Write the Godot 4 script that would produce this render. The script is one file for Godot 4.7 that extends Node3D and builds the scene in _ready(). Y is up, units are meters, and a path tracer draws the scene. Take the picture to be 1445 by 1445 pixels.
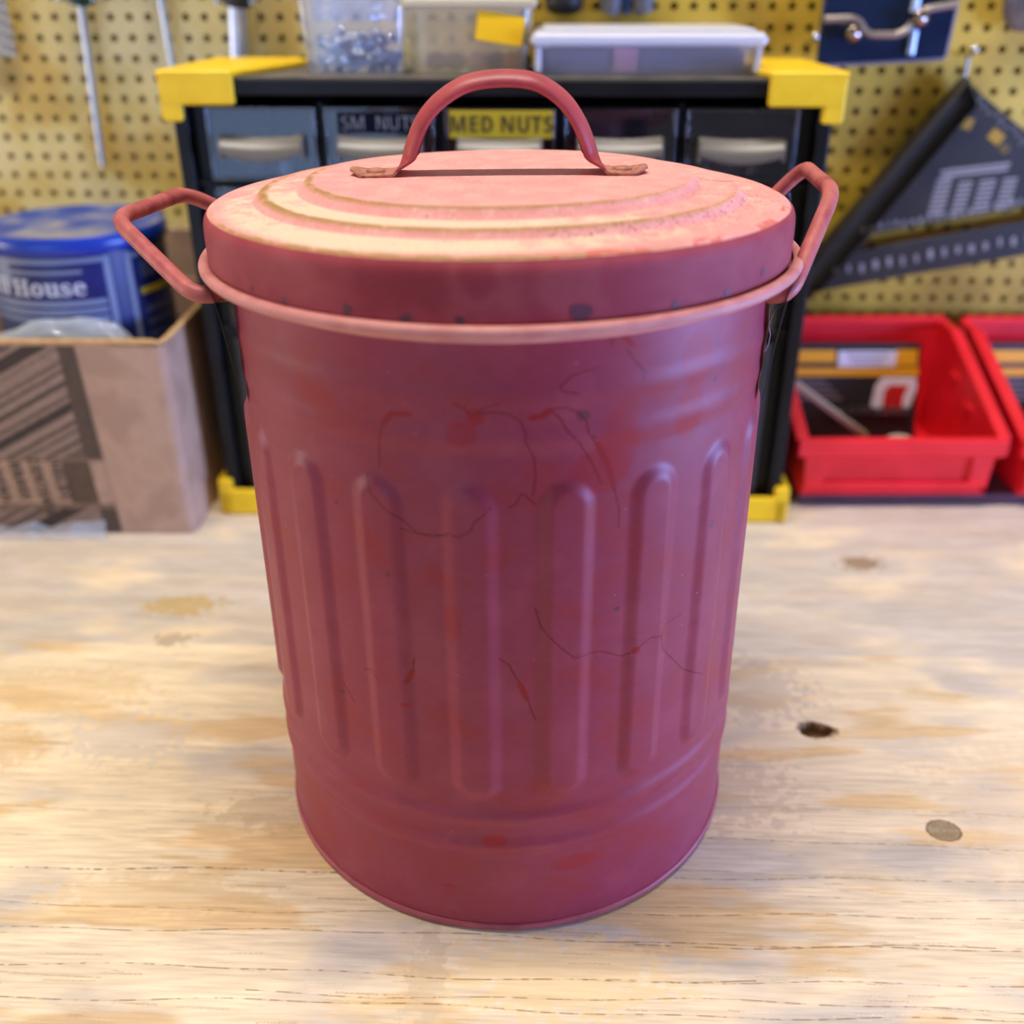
extends Node3D

# ---------------------------------------------------------------- mesh builder
class MB:
	var v := PackedVector3Array()
	var n := PackedVector3Array()
	var uv := PackedVector2Array()
	var c := PackedColorArray()
	var ix := PackedInt32Array()
	var xf := Transform3D()
	var col := Color.WHITE

	func vert(p: Vector3, nn: Vector3, t := Vector2.ZERO) -> int:
		v.append(xf * p)
		n.append((xf.basis * nn).normalized())
		uv.append(t)
		c.append(col)
		return v.size() - 1

	func tri(a: int, b: int, d: int) -> void:
		var g := (v[b] - v[a]).cross(v[d] - v[a])
		if g.dot(n[a] + n[b] + n[d]) > 0.0:
			ix.append_array(PackedInt32Array([a, d, b]))
		else:
			ix.append_array(PackedInt32Array([a, b, d]))

	func quad(a: int, b: int, d: int, e: int) -> void:
		tri(a, b, d)
		tri(a, d, e)

	# a flat four-sided face
	func face(a: Vector3, b: Vector3, d: Vector3, e: Vector3, nn: Vector3) -> void:
		quad(vert(a, nn, Vector2(0, 1)), vert(b, nn, Vector2(1, 1)), vert(d, nn, Vector2(1, 0)), vert(e, nn, Vector2(0, 0)))

	# a box with chamfered, smoothly shaded edges; at = centre
	func box(at: Vector3, s: Vector3, b := 0.001) -> void:
		var h := s * 0.5
		b = minf(b, minf(h.x, minf(h.y, h.z)) * 0.9)
		var id := {}
		for a in 3:
			var i := (a + 1) % 3
			var j := (a + 2) % 3
			for sa in [-1, 1]:
				for si in [-1, 1]:
					for sj in [-1, 1]:
						var p := Vector3.ZERO
						p[a] = sa * h[a]
						p[i] = si * (h[i] - b)
						p[j] = sj * (h[j] - b)
						var nn := Vector3.ZERO
						nn[a] = sa
						var sg := [0, 0, 0]
						sg[a] = sa
						sg[i] = si
						sg[j] = sj
						var t := Vector2(p.x, -p.y)
						if a == 0:
							t = Vector2(p.z, -p.y)
						elif a == 1:
							t = Vector2(p.x, p.z)
						id[[a, sg[0], sg[1], sg[2]]] = vert(at + p, nn, t)
		for a in 3:
			for s1 in [-1, 1]:
				var q := []
				for k in [[-1, -1], [1, -1], [1, 1], [-1, 1]]:
					var sg := [0, 0, 0]
					sg[a] = s1
					sg[(a + 1) % 3] = k[0]
					sg[(a + 2) % 3] = k[1]
					q.append(id[[a, sg[0], sg[1], sg[2]]])
				quad(q[0], q[1], q[2], q[3])
		for a in 3:
			var i := (a + 1) % 3
			var j := (a + 2) % 3
			for si in [-1, 1]:
				for sj in [-1, 1]:
					var lo := [0, 0, 0]
					var hi := [0, 0, 0]
					lo[i] = si
					lo[j] = sj
					lo[a] = -1
					hi[i] = si
					hi[j] = sj
					hi[a] = 1
					quad(id[[i, lo[0], lo[1], lo[2]]], id[[i, hi[0], hi[1], hi[2]]], id[[j, hi[0], hi[1], hi[2]]], id[[j, lo[0], lo[1], lo[2]]])
		for sx in [-1, 1]:
			for sy in [-1, 1]:
				for sz in [-1, 1]:
					tri(id[[0, sx, sy, sz]], id[[1, sx, sy, sz]], id[[2, sx, sy, sz]])

	# a grid of points; f(i, j) -> [position, uv]; normals from neighbours
	func grid(nu: int, nv: int, f: Callable, closed := false, flip := false) -> void:
		var at := v.size()
		var w := nu if closed else nu + 1
		var ps := PackedVector3Array()
		var ts := PackedVector2Array()
		for j in nv + 1:
			for i in nu + 1:
				var r: Array = f.call(i, j)
				ps.append(r[0])
				ts.append(r[1])
		var st := nu + 1
		for j in nv + 1:
			for i in nu + 1:
				var i0 := i - 1
				var i1 := i + 1
				if closed:
					i0 = (i - 1 + nu) % nu
					i1 = (i + 1) % nu
				else:
					i0 = maxi(i0, 0)
					i1 = mini(i1, nu)
				var du := ps[j * st + i1] - ps[j * st + i0]
				var dv := ps[mini(j + 1, nv) * st + i] - ps[maxi(j - 1, 0) * st + i]
				var nn := du.cross(dv)
				if flip:
					nn = -nn
				if nn.length_squared() < 1e-24:
					nn = Vector3.UP
				vert(ps[j * st + i], nn.normalized(), ts[j * st + i])
		for j in nv:
			for i in nu:
				var a := at + j * st + i
				quad(a, a + 1, a + 1 + st, a + st)
		w = w

	# a turned shape round the y axis; profile of (radius, height), outside to the right of travel upwards
	func lathe(at: Vector3, prof: Array, seg := 48, fl := false) -> void:
		var m := prof.size()
		var base := v.size()
		for k in m:
			var p0: Vector2 = prof[maxi(k - 1, 0)]
			var p1: Vector2 = prof[mini(k + 1, m - 1)]
			var d := (p1 - p0).normalized()
			var nr := Vector2(d.y, -d.x)
			if fl:
				nr = -nr
			for i in seg + 1:
				var a := TAU * i / seg
				var p: Vector2 = prof[k]
				vert(at + Vector3(p.x * sin(a), p.y, p.x * cos(a)), Vector3(nr.x * sin(a), nr.y, nr.x * cos(a)), Vector2(float(i) / seg, float(k) / (m - 1)))
		for k in m - 1:
			for i in seg:
				var a := base + k * (seg + 1) + i
				quad(a, a + 1, a + seg + 2, a + seg + 1)

	# a round bar along a path
	func tube(path: Array, r, seg := 12, closed := false, caps := true) -> void:
		var m := path.size()
		var base := v.size()
		var up := Vector3.ZERO
		var frames := []
		for k in m:
			var a: Vector3 = path[(k - 1 + m) % m] if closed else path[maxi(k - 1, 0)]
			var b: Vector3 = path[(k + 1) % m] if closed else path[mini(k + 1, m - 1)]
			var t := (b - a).normalized()
			if up == Vector3.ZERO:
				up = t.cross(Vector3(0.31, 0.85, 0.42)).normalized()
			up = (up - t * up.dot(t)).normalized()
			frames.append([t, up, t.cross(up)])
			var rr: float = r[k] if r is Array else r
			for i in seg:
				var g := TAU * i / seg
				var nn: Vector3 = up * cos(g) + t.cross(up) * sin(g)
				vert(path[k] + nn * rr, nn, Vector2(float(i) / seg, float(k) / m))
		for k in (m if closed else m - 1):
			for i in seg:
				var a := base + k * seg
				var b := base + ((k + 1) % m) * seg
				quad(a + i, a + (i + 1) % seg, b + (i + 1) % seg, b + i)
		if caps and not closed:
			for e in [0, m - 1]:
				var t: Vector3 = frames[e][0] * (-1.0 if e == 0 else 1.0)
				var mid := vert(path[e], t)
				var ring := []
				for i in seg:
					var g := TAU * i / seg
					var rr: float = r[e] if r is Array else r
					ring.append(vert(path[e] + (frames[e][1] * cos(g) + frames[e][2] * sin(g)) * rr, t))
				for i in seg:
					tri(mid, ring[i], ring[(i + 1) % seg])

	# an outline in x and y given depth along z (from z0 to z1), edges chamfered by b
	func prism(poly: PackedVector2Array, z0: float, z1: float, b := 0.0) -> void:
		if Geometry2D.is_polygon_clockwise(poly):
			poly = poly.duplicate()
			poly.reverse()
		var m := poly.size()
		var ins := poly
		if b > 0.0:
			ins = PackedVector2Array()
			for i in m:
				var e0 := (poly[i] - poly[(i - 1 + m) % m]).normalized()
				var e1 := (poly[(i + 1) % m] - poly[i]).normalized()
				var n0 := Vector2(-e0.y, e0.x)
				var n1 := Vector2(-e1.y, e1.x)
				var bi := (n0 + n1) / maxf(1.0 + n0.dot(n1), 0.2)
				ins.append(poly[i] + bi * b)
		var tr := Geometry2D.triangulate_polygon(ins)
		for s in 2:
			var z := z1 if s == 0 else z0
			var nz := Vector3(0, 0, 1 if s == 0 else -1)
			var first := v.size()
			for p in ins:
				vert(Vector3(p.x, p.y, z), nz, Vector2(p.x, -p.y))
			for k in range(0, tr.size(), 3):
				tri(first + tr[k], first + tr[k + 1], first + tr[k + 2])
		for i in m:
			var p := poly[i]
			var q := poly[(i + 1) % m]
			var e := (q - p).normalized()
			var nn := Vector3(e.y, -e.x, 0)
			quad(vert(Vector3(p.x, p.y, z0 + b), nn), vert(Vector3(q.x, q.y, z0 + b), nn), vert(Vector3(q.x, q.y, z1 - b), nn), vert(Vector3(p.x, p.y, z1 - b), nn))
			if b > 0.0:
				var pi := ins[i]
				var qi := ins[(i + 1) % m]
				for s in [1, -1]:
					var zo := z1 - b if s == 1 else z0 + b
					var zi := z1 if s == 1 else z0
					var nc := (nn + Vector3(0, 0, s)).normalized()
					quad(vert(Vector3(p.x, p.y, zo), nc), vert(Vector3(q.x, q.y, zo), nc), vert(Vector3(qi.x, qi.y, zi), nc), vert(Vector3(pi.x, pi.y, zi), nc))

	func mesh() -> ArrayMesh:
		var a := []
		a.resize(Mesh.ARRAY_MAX)
		a[Mesh.ARRAY_VERTEX] = v
		a[Mesh.ARRAY_NORMAL] = n
		a[Mesh.ARRAY_TEX_UV] = uv
		a[Mesh.ARRAY_COLOR] = c
		a[Mesh.ARRAY_INDEX] = ix
		var m := ArrayMesh.new()
		m.add_surface_from_arrays(Mesh.PRIMITIVE_TRIANGLES, a)
		return m


# ---------------------------------------------------------------- objects
func thing(called: String, label: String, category: String, at := Vector3.ZERO, group := "") -> Node3D:
	var o := Node3D.new()
	o.name = called
	o.position = at
	tag(o, label, category, group)
	add_child(o, true)
	number(o, called)
	return o

func tag(o: Node3D, label: String, category: String, group := "") -> void:
	o.set_meta("label", label)
	o.set_meta("category", category)
	if group != "":
		o.set_meta("group", group)

var used := {}
func number(o: Node, called: String) -> void:
	var key := str(o.get_parent().get_instance_id()) + called
	var k: int = used.get(key, 0)
	used[key] = k + 1
	o.name = called if k == 0 else "%s_%03d" % [called, k]

func part(called: String, mb: MB, m: Material, parent: Node3D, label := "") -> MeshInstance3D:
	return put(called, mb.mesh(), m, parent, label)

func put(called: String, mesh: Mesh, m: Material, parent: Node3D, label := "") -> MeshInstance3D:
	var o := MeshInstance3D.new()
	o.mesh = mesh
	o.material_override = m
	o.cast_shadow = GeometryInstance3D.SHADOW_CASTING_SETTING_ON
	parent.add_child(o, true)
	number(o, called)
	if label != "":
		o.set_meta("label", label)
	return o

func struct(called: String, mb: MB, m: Material, parent: Node3D = self) -> MeshInstance3D:
	var o := part(called, mb, m, parent)
	if parent == self:
		o.set_meta("kind", "structure")
	return o

func boxpart(called: String, at: Vector3, s: Vector3, b: float, m: Material, parent: Node3D) -> MeshInstance3D:
	var mb := MB.new()
	mb.box(at, s, b)
	return part(called, mb, m, parent)

# ---------------------------------------------------------------- materials
var tex := {}

func noise(key: String, seed_: int, freq: float, oct := 4, w := 256, h := 256, seamless := true) -> Image:
	var f := FastNoiseLite.new()
	f.seed = seed_
	f.frequency = freq
	f.fractal_octaves = oct
	f.noise_type = FastNoiseLite.TYPE_SIMPLEX_SMOOTH
	return f.get_seamless_image(w, h) if seamless else f.get_image(w, h)

# a seamless mottle between the given colours, laid over an object by its own axes
func mottle(seed_: int, freq: float, cols: Array, oct := 5) -> ImageTexture:
	var im := noise("", seed_, freq, oct)
	var src := im.get_data()
	var out := PackedByteArray()
	out.resize(256 * 256 * 3)
	for i in 256 * 256:
		var t := clampf((src[i] / 255.0 - 0.22) / 0.56, 0.0, 0.999) * (cols.size() - 1)
		var k := int(t)
		var cc: Color = cols[k].lerp(cols[k + 1], t - k)
		out[i * 3] = int(cc.r * 255)
		out[i * 3 + 1] = int(cc.g * 255)
		out[i * 3 + 2] = int(cc.b * 255)
	return ImageTexture.create_from_image(Image.create_from_data(256, 256, false, Image.FORMAT_RGB8, out))

var grain_normal: ImageTexture
func mat(col: Color, rough := 0.5, metal := 0.0, spec := 0.5) -> StandardMaterial3D:
	var m := StandardMaterial3D.new()
	m.albedo_color = col
	m.roughness = rough
	m.metallic = metal
	m.metallic_specular = spec
	return m

func tri(m: StandardMaterial3D, t: Texture2D, scale: float, bump := 0.0) -> StandardMaterial3D:
	m.albedo_texture = t
	m.uv1_triplanar = true
	m.uv1_scale = Vector3.ONE * scale
	if bump > 0.0:
		m.normal_enabled = true
		m.normal_texture = grain_normal
		m.normal_scale = bump
	return m

func glass(col: Color, alpha: float, rough := 0.08) -> StandardMaterial3D:
	var m := mat(Color(col.r, col.g, col.b, alpha), rough)
	m.transparency = BaseMaterial3D.TRANSPARENCY_ALPHA
	return m

func C(r: int, g: int, b: int) -> Color:
	return Color(r / 255.0, g / 255.0, b / 255.0)

# thin raised lettering; bend = radius of the cylinder that it is printed on (0 = flat)
func lettering(s: String, size: float, serif := false, depth := 0.0003, bend := 0.0, bold := false) -> ArrayMesh:
	var t := TextMesh.new()
	var f := SystemFont.new()
	f.font_names = PackedStringArray(["Droid Serif" if serif else "Droid Sans"])
	f.font_weight = 700 if bold else 400
	t.font = f
	t.text = s
	t.font_size = 48
	t.pixel_size = size / 35.0
	t.depth = depth
	t.curve_step = 2.0
	var a := t.get_mesh_arrays()
	var src: PackedVector3Array = a[Mesh.ARRAY_VERTEX]
	var nn: PackedVector3Array = a[Mesh.ARRAY_NORMAL]
	if bend > 0.0:
		for i in src.size():
			var p := src[i]
			var g := p.x / bend
			var r := bend + p.z
			src[i] = Vector3(r * sin(g), p.y, r * cos(g))
			nn[i] = nn[i].rotated(Vector3.UP, g)
	var b := []
	b.resize(Mesh.ARRAY_MAX)
	b[Mesh.ARRAY_VERTEX] = src
	b[Mesh.ARRAY_NORMAL] = nn
	b[Mesh.ARRAY_INDEX] = a[Mesh.ARRAY_INDEX]
	var m := ArrayMesh.new()
	m.add_surface_from_arrays(Mesh.PRIMITIVE_TRIANGLES, b)
	return m

# a path with its corners rounded
func rounded(pts: Array, r: float, steps := 6) -> Array:
	var out := [pts[0]]
	for i in range(1, pts.size() - 1):
		var p: Vector3 = pts[i]
		var a: Vector3 = p + (pts[i - 1] - p).normalized() * minf(r, (pts[i - 1] - p).length() * 0.45)
		var b: Vector3 = p + (pts[i + 1] - p).normalized() * minf(r, (pts[i + 1] - p).length() * 0.45)
		for k in steps + 1:
			var t := float(k) / steps
			out.append(a.lerp(p, t).lerp(p.lerp(b, t), t))
	out.append(pts[-1])
	return out

func smooth(a: float, b: float, x: float) -> float:
	var t := clampf((x - a) / (b - a), 0.0, 1.0)
	return t * t * (3.0 - 2.0 * t)

# ---------------------------------------------------------------- painted surfaces
const CAN_TOP := 0.262

class Canvas:
	var w := 0
	var h := 0
	var d := PackedByteArray()
	func _init(ww: int, hh: int) -> void:
		w = ww
		h = hh
		d.resize(w * h * 3)
	func blend(x: int, y: int, cc: Color, a: float) -> void:
		if x < 0 or y < 0 or x >= w or y >= h or a <= 0.0:
			return
		var i := (y * w + x) * 3
		d[i] = int(lerpf(d[i], cc.r * 255, a))
		d[i + 1] = int(lerpf(d[i + 1], cc.g * 255, a))
		d[i + 2] = int(lerpf(d[i + 2], cc.b * 255, a))
	func dab(x: float, y: float, r: float, cc: Color, a: float) -> void:
		for yy in range(int(y - r - 1), int(y + r + 2)):
			for xx in range(int(x - r - 1), int(x + r + 2)):
				var e := Vector2(xx - x, yy - y).length()
				blend(xx, yy, cc, a * clampf(r + 0.5 - e, 0.0, 1.0))
	# a hand-drawn line with a wavering edge
	func stroke(pts: Array, r: float, cc: Color, a: float, rng: RandomNumberGenerator) -> void:
		for k in pts.size() - 1:
			var p: Vector2 = pts[k]
			var q: Vector2 = pts[k + 1]
			var steps := maxi(1, int(p.distance_to(q) / 0.8))
			for s in steps:
				var m := p.lerp(q, float(s) / steps)
				dab(m.x + rng.randf_range(-0.6, 0.6), m.y + rng.randf_range(-0.6, 0.6), r * rng.randf_range(0.55, 1.25), cc, a)
	func blob(at: Vector2, rad: Vector2, cc: Color, a: float, ns: Image, rough := 0.5) -> void:
		for yy in range(int(at.y - rad.y * 1.5), int(at.y + rad.y * 1.5)):
			for xx in range(int(at.x - rad.x * 1.5), int(at.x + rad.x * 1.5)):
				if xx < 0 or yy < 0 or xx >= w or yy >= h:
					continue
				var e := Vector2((xx - at.x) / rad.x, (yy - at.y) / rad.y).length()
				var k := ns.get_pixel(xx % ns.get_width(), yy % ns.get_height()).r - 0.5
				blend(xx, yy, cc, a * clampf((1.0 - e + k * rough * 2.0) * 4.0, 0.0, 1.0))
	func texture() -> ImageTexture:
		return ImageTexture.create_from_image(Image.create_from_data(w, h, false, Image.FORMAT_RGB8, d))

func can_xy(deg: float, mm: float) -> Vector2:
	return Vector2((deg / 360.0 + 0.5) * 2048.0, (1.0 - mm / 1000.0 / CAN_TOP) * 1024.0)

# chalky pink paint, rubbed through to red in patches, with scratches
func can_paint() -> ImageTexture:
	var cv := Canvas.new(2048, 1024)
	var a := noise("", 11, 0.008, 5, 512, 512)
	var b := noise("", 12, 0.05, 3, 512, 512)
	var da := a.get_data()
	var db := b.get_data()
	var base := [146.0, 49.0, 70.0]
	var rub := [150.0, 42.0, 52.0]
	var pale := [156.0, 62.0, 80.0]
	for y in 1024:
		for x in 2048:
			var i := (y & 511) * 512 + (x & 511)
			var n1 := da[i] / 255.0
			var n2 := db[i] / 255.0
			var t := clampf((n1 - 0.56) * 2.4 + (n2 - 0.5) * 0.2, 0.0, 0.7)
			var p := clampf((0.42 - n1) * 3.0, 0.0, 0.5)
			var g := (n2 - 0.5) * 6.0
			var o := (y * 2048 + x) * 3
			for k in 3:
				cv.d[o + k] = int(clampf(lerpf(lerpf(base[k], rub[k], t), pale[k], p) + g, 0, 255))
	var red := C(156, 22, 32)
	var rng := RandomNumberGenerator.new()
	rng.seed = 5
	for q in [[38.5, 239, 4.5, 11, 0.6], [37.5, 221, 4.0, 12, 0.6], [21.7, 215, 4.5, 13, 0.5], [18.5, 206.9, 6.5, 9, 0.5], [-6.9, 222, 3.3, 5, 0.55], [-4.3, 228.1, 1.8, 3, 0.9],
			[27.4, 132.8, 1.0, 1.9, 0.9], [33.9, 134.5, 0.8, 1.3, 0.8], [-20.2, 112.3, 1.1, 1.3, 0.9], [-2.5, 50.1, 3.2, 3.2, 0.8], [-12.7, 22.6, 1.6, 1.1, 0.8], [15.7, 34.4, 6, 4.6, 0.5],
			[-36.6, 228, 6, 5, 0.28], [-33, 221, 4, 4, 0.25], [-9.5, 152, 2, 8, 0.4], [-13, 170, 2, 5, 0.35]]:
		cv.blob(can_xy(q[0], q[1]), Vector2(q[2] * 5.69, q[3] * 3.9), red, q[4], b, 0.14)
	for q in [[-50.7, 201.9, 0.5, 0.7], [-33.5, 190.1, 0.6, 1.0], [44.1, 229.4, 0.7, 1.5], [46.3, 173.6, 0.8, 2.2], [14.6, 227, 1.4, 2.2], [-36.9, 107, 0.8, 0.9], [23, 152, 0.8, 1.0], [-22, 168, 0.6, 1.3]]:
		cv.blob(can_xy(q[0], q[1]), Vector2(q[2] * 5.69, q[3] * 3.9), C(96, 44, 56), 0.7, b, 0.3)
	var lines := [
		[[-16, 227.8], [-19.5, 227], [-21.3, 223.3], [-22.4, 217], [-22.8, 207]], [[-25.5, 204.6], [-24.3, 198], [-21.9, 193.7], [-18.8, 189.6], [-15.9, 185.3], [-12.9, 184.2], [-10.3, 185.8]],
		[[-19.3, 186.1], [-15.9, 184.9], [-10.7, 185.4], [-9.6, 187], [-7.8, 185.8], [-5.6, 188.3], [-4.9, 191.7], [-1.7, 196.9]], [[-8, 232.2], [-6.3, 231.4], [-4.8, 228.1], [-2.8, 231.1], [0.2, 232.8]],
		[[-4.5, 229.1], [-1.3, 229.9], [1.4, 229.2], [3.4, 226.7], [4.4, 222.7], [4.4, 219.7], [6, 213.5], [6.2, 205.8], [5.7, 200.5]], [[6, 197.3], [4.5, 200.6], [3.7, 201.2], [2.7, 197.6], [1.1, 196.3]],
		[[5.3, 227.6], [7.4, 227.9], [8.4, 230.2], [11.4, 230.4], [13.6, 228.5], [15.2, 225.3], [15.8, 220.6], [17.5, 218.7]], [[8.7, 230], [10.7, 226.3], [11.8, 222.4], [14.3, 217.4], [16.6, 210.2], [18.8, 201.7]],
		[[16.1, 219.5], [18.1, 215.5], [19.7, 208.9], [21.1, 200.5], [22.4, 192.4], [22.5, 184.6]], [[19.3, 248.9], [19.6, 252.5], [21.5, 251.7], [23.6, 247.9]], [[22.5, 246.9], [23.8, 243.5], [26.1, 239], [25.9, 235.2]],
		[[16.9, 242.5], [12.4, 240.7], [10.3, 237.5], [10.8, 235.9], [13.9, 234.6]], [[6.2, 157.5], [7.4, 149.5], [10.7, 141.9], [14, 135.9], [16.4, 135.6], [19.9, 135.2], [24.7, 130.7], [27.4, 132.8], [30.7, 136.4], [33.8, 134.8], [36.2, 138.3], [40.3, 138.9]],
		[[33.8, 134.8], [34.8, 127.7], [42.1, 111.8], [48.8, 104.1]], [[-0.7, 136.7], [1.1, 134.1], [3.2, 125.8], [4.8, 118.2], [6.5, 108.3]], [[-18, 133.4], [-18.4, 128.1], [-19.9, 122.2]], [[-30.1, 122.1], [-27.6, 124.2], [-25.6, 120.1]], [[-36.4, 111.2], [-34.1, 105.3], [-33.5, 103.5]],
	]
	for l in lines:
		var pts := []
		for p in l:
			pts.append(can_xy(p[0], p[1]))
		cv.stroke(pts, 0.85, C(100, 6, 16), 0.55, rng)
	for q in [[[-16, 227.8], [-19.5, 227.2], [-21.3, 223.3]], [[5.3, 227.6], [7.4, 227.9], [8.4, 230.2]], [[21.5, 251.7], [23.6, 247.9]], [[3.2, 125.8], [4.8, 118.2]], [[-18.4, 128.1], [-19.9, 122.2]], [[17.5, 217], [19.7, 208.9], [21.1, 200.5]]]:
		var pts := []
		for p in q:
			pts.append(can_xy(p[0], p[1]))
		cv.stroke(pts, 3.2, C(146, 14, 26), 0.42, rng)
	for k in 420:
		cv.dab(rng.randf_range(400, 1650), rng.randf_range(20, 1010), rng.randf_range(0.4, 1.3), C(110, 40, 50) if k % 4 else C(205, 170, 165), 0.6)
	return cv.texture()

# the lid seen from above: pink paint under cream dust, ochre dirt in the grooves
func lid_paint() -> ImageTexture:
	var cv := Canvas.new(1024, 1024)
	var da := noise("", 21, 0.012, 5, 512, 512).get_data()
	var db := noise("", 22, 0.12, 3, 512, 512).get_data()
	var dc := noise("", 23, 0.02, 4, 512, 512).get_data()
	for y in 1024:
		for x in 1024:
			var i := (y & 511) * 512 + (x & 511)
			var n1 := da[i] / 255.0
			var n2 := db[i] / 255.0
			var n3 := dc[i] / 255.0
			var px := (x + 0.5) / 1024.0 - 0.5
			var pz := (y + 0.5) / 1024.0 - 0.5
			var r := sqrt(px * px + pz * pz) * 0.224
			var ang := rad_to_deg(atan2(px, pz))
			var cc := Color(0.89, 0.605, 0.58).lerp(Color(0.91, 0.655, 0.625), clampf((n1 - 0.3) * 2.0, 0, 1))
			# where the dust lies: the front left, patchy
			var side := clampf(1.0 - absf(ang + 28.0) / 75.0, 0.0, 1.0)
			var dust := 0.0
			if r > 0.0905 and r < 0.1065:
				dust = side * 1.5 + (n3 - 0.55) * 1.6
			elif r > 0.0752 and r < 0.0862:
				dust = side * 1.7 + (n3 - 0.55) * 1.4
			elif r > 0.07:
				dust = side * 0.25 + (n3 - 0.66) * 1.2
			else:
				dust = (n3 - 0.66) * 1.1
			if (r > 0.0712 and r < 0.0752) or (r > 0.0882 and r < 0.0908):
				dust = (n3 - 0.72)
			dust -= smooth(0.100, 0.1062, r + (n3 - 0.5) * 0.008) * 1.1
			dust = clampf(dust + (n2 - 0.5) * 0.5, 0.0, 0.8)
			cc = cc.lerp(Color(0.9, 0.82, 0.69), dust)
			var dirt := 0.0
			for g in [[0.0706, 0.0021, 88.0], [0.0873, 0.0024, 92.0], [0.1062, 0.0014, 50.0]]:
				var near := clampf(1.0 - absf(r - g[0] + (n3 - 0.5) * 0.0012) / g[1], 0.0, 1.0)
				var there := clampf(1.15 - absf(ang + 22.0) / g[2], 0.0, 1.0)
				dirt = maxf(dirt, near * clampf(there * 1.6, 0.0, 1.25) * 1.5 + (n2 - 0.5) * near * 0.8)
			cc = cc.lerp(Color(0.60, 0.47, 0.22), clampf(dirt * clampf(0.75 + (n3 - 0.5) * 1.3 + (n2 - 0.5) * 1.1, 0.2, 0.9), 0.0, 0.85))
			if r > 0.104 and ang > 5.0 and n1 > 0.56:
				cc = cc.lerp(Color(0.8, 0.36, 0.32), clampf((n1 - 0.56) * 8.0, 0.0, 0.7))
			var e := (n2 - 0.5) * 0.07
			var o := (y * 1024 + x) * 3
			cv.d[o] = int(clampf(cc.r + e, 0, 1) * 255)
			cv.d[o + 1] = int(clampf(cc.g + e, 0, 1) * 255)
			cv.d[o + 2] = int(clampf(cc.b + e, 0, 1) * 255)
	var rng := RandomNumberGenerator.new()
	rng.seed = 8
	for k in 900:
		cv.dab(rng.randf_range(0, 1023), rng.randf_range(300, 1023), rng.randf_range(0.3, 1.2), C(120, 70, 55), 0.7)
	for k in 700:
		var a := deg_to_rad(rng.randf_range(5, 85))
		var r := rng.randfn(0.092, 0.006) / 0.224 * 1024.0
		cv.dab(512 + sin(a) * r, 512 + cos(a) * r, rng.randf_range(0.4, 1.4), C(105, 60, 55), 0.75)
	cv.stroke([Vector2(860, 480), Vector2(900, 505), Vector2(930, 512)], 2.0, C(130, 85, 70), 0.4, rng)
	return cv.texture()

const TABLE_X := 0.42
const TABLE_Z0 := -0.38
const TABLE_Z1 := 0.18
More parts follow.
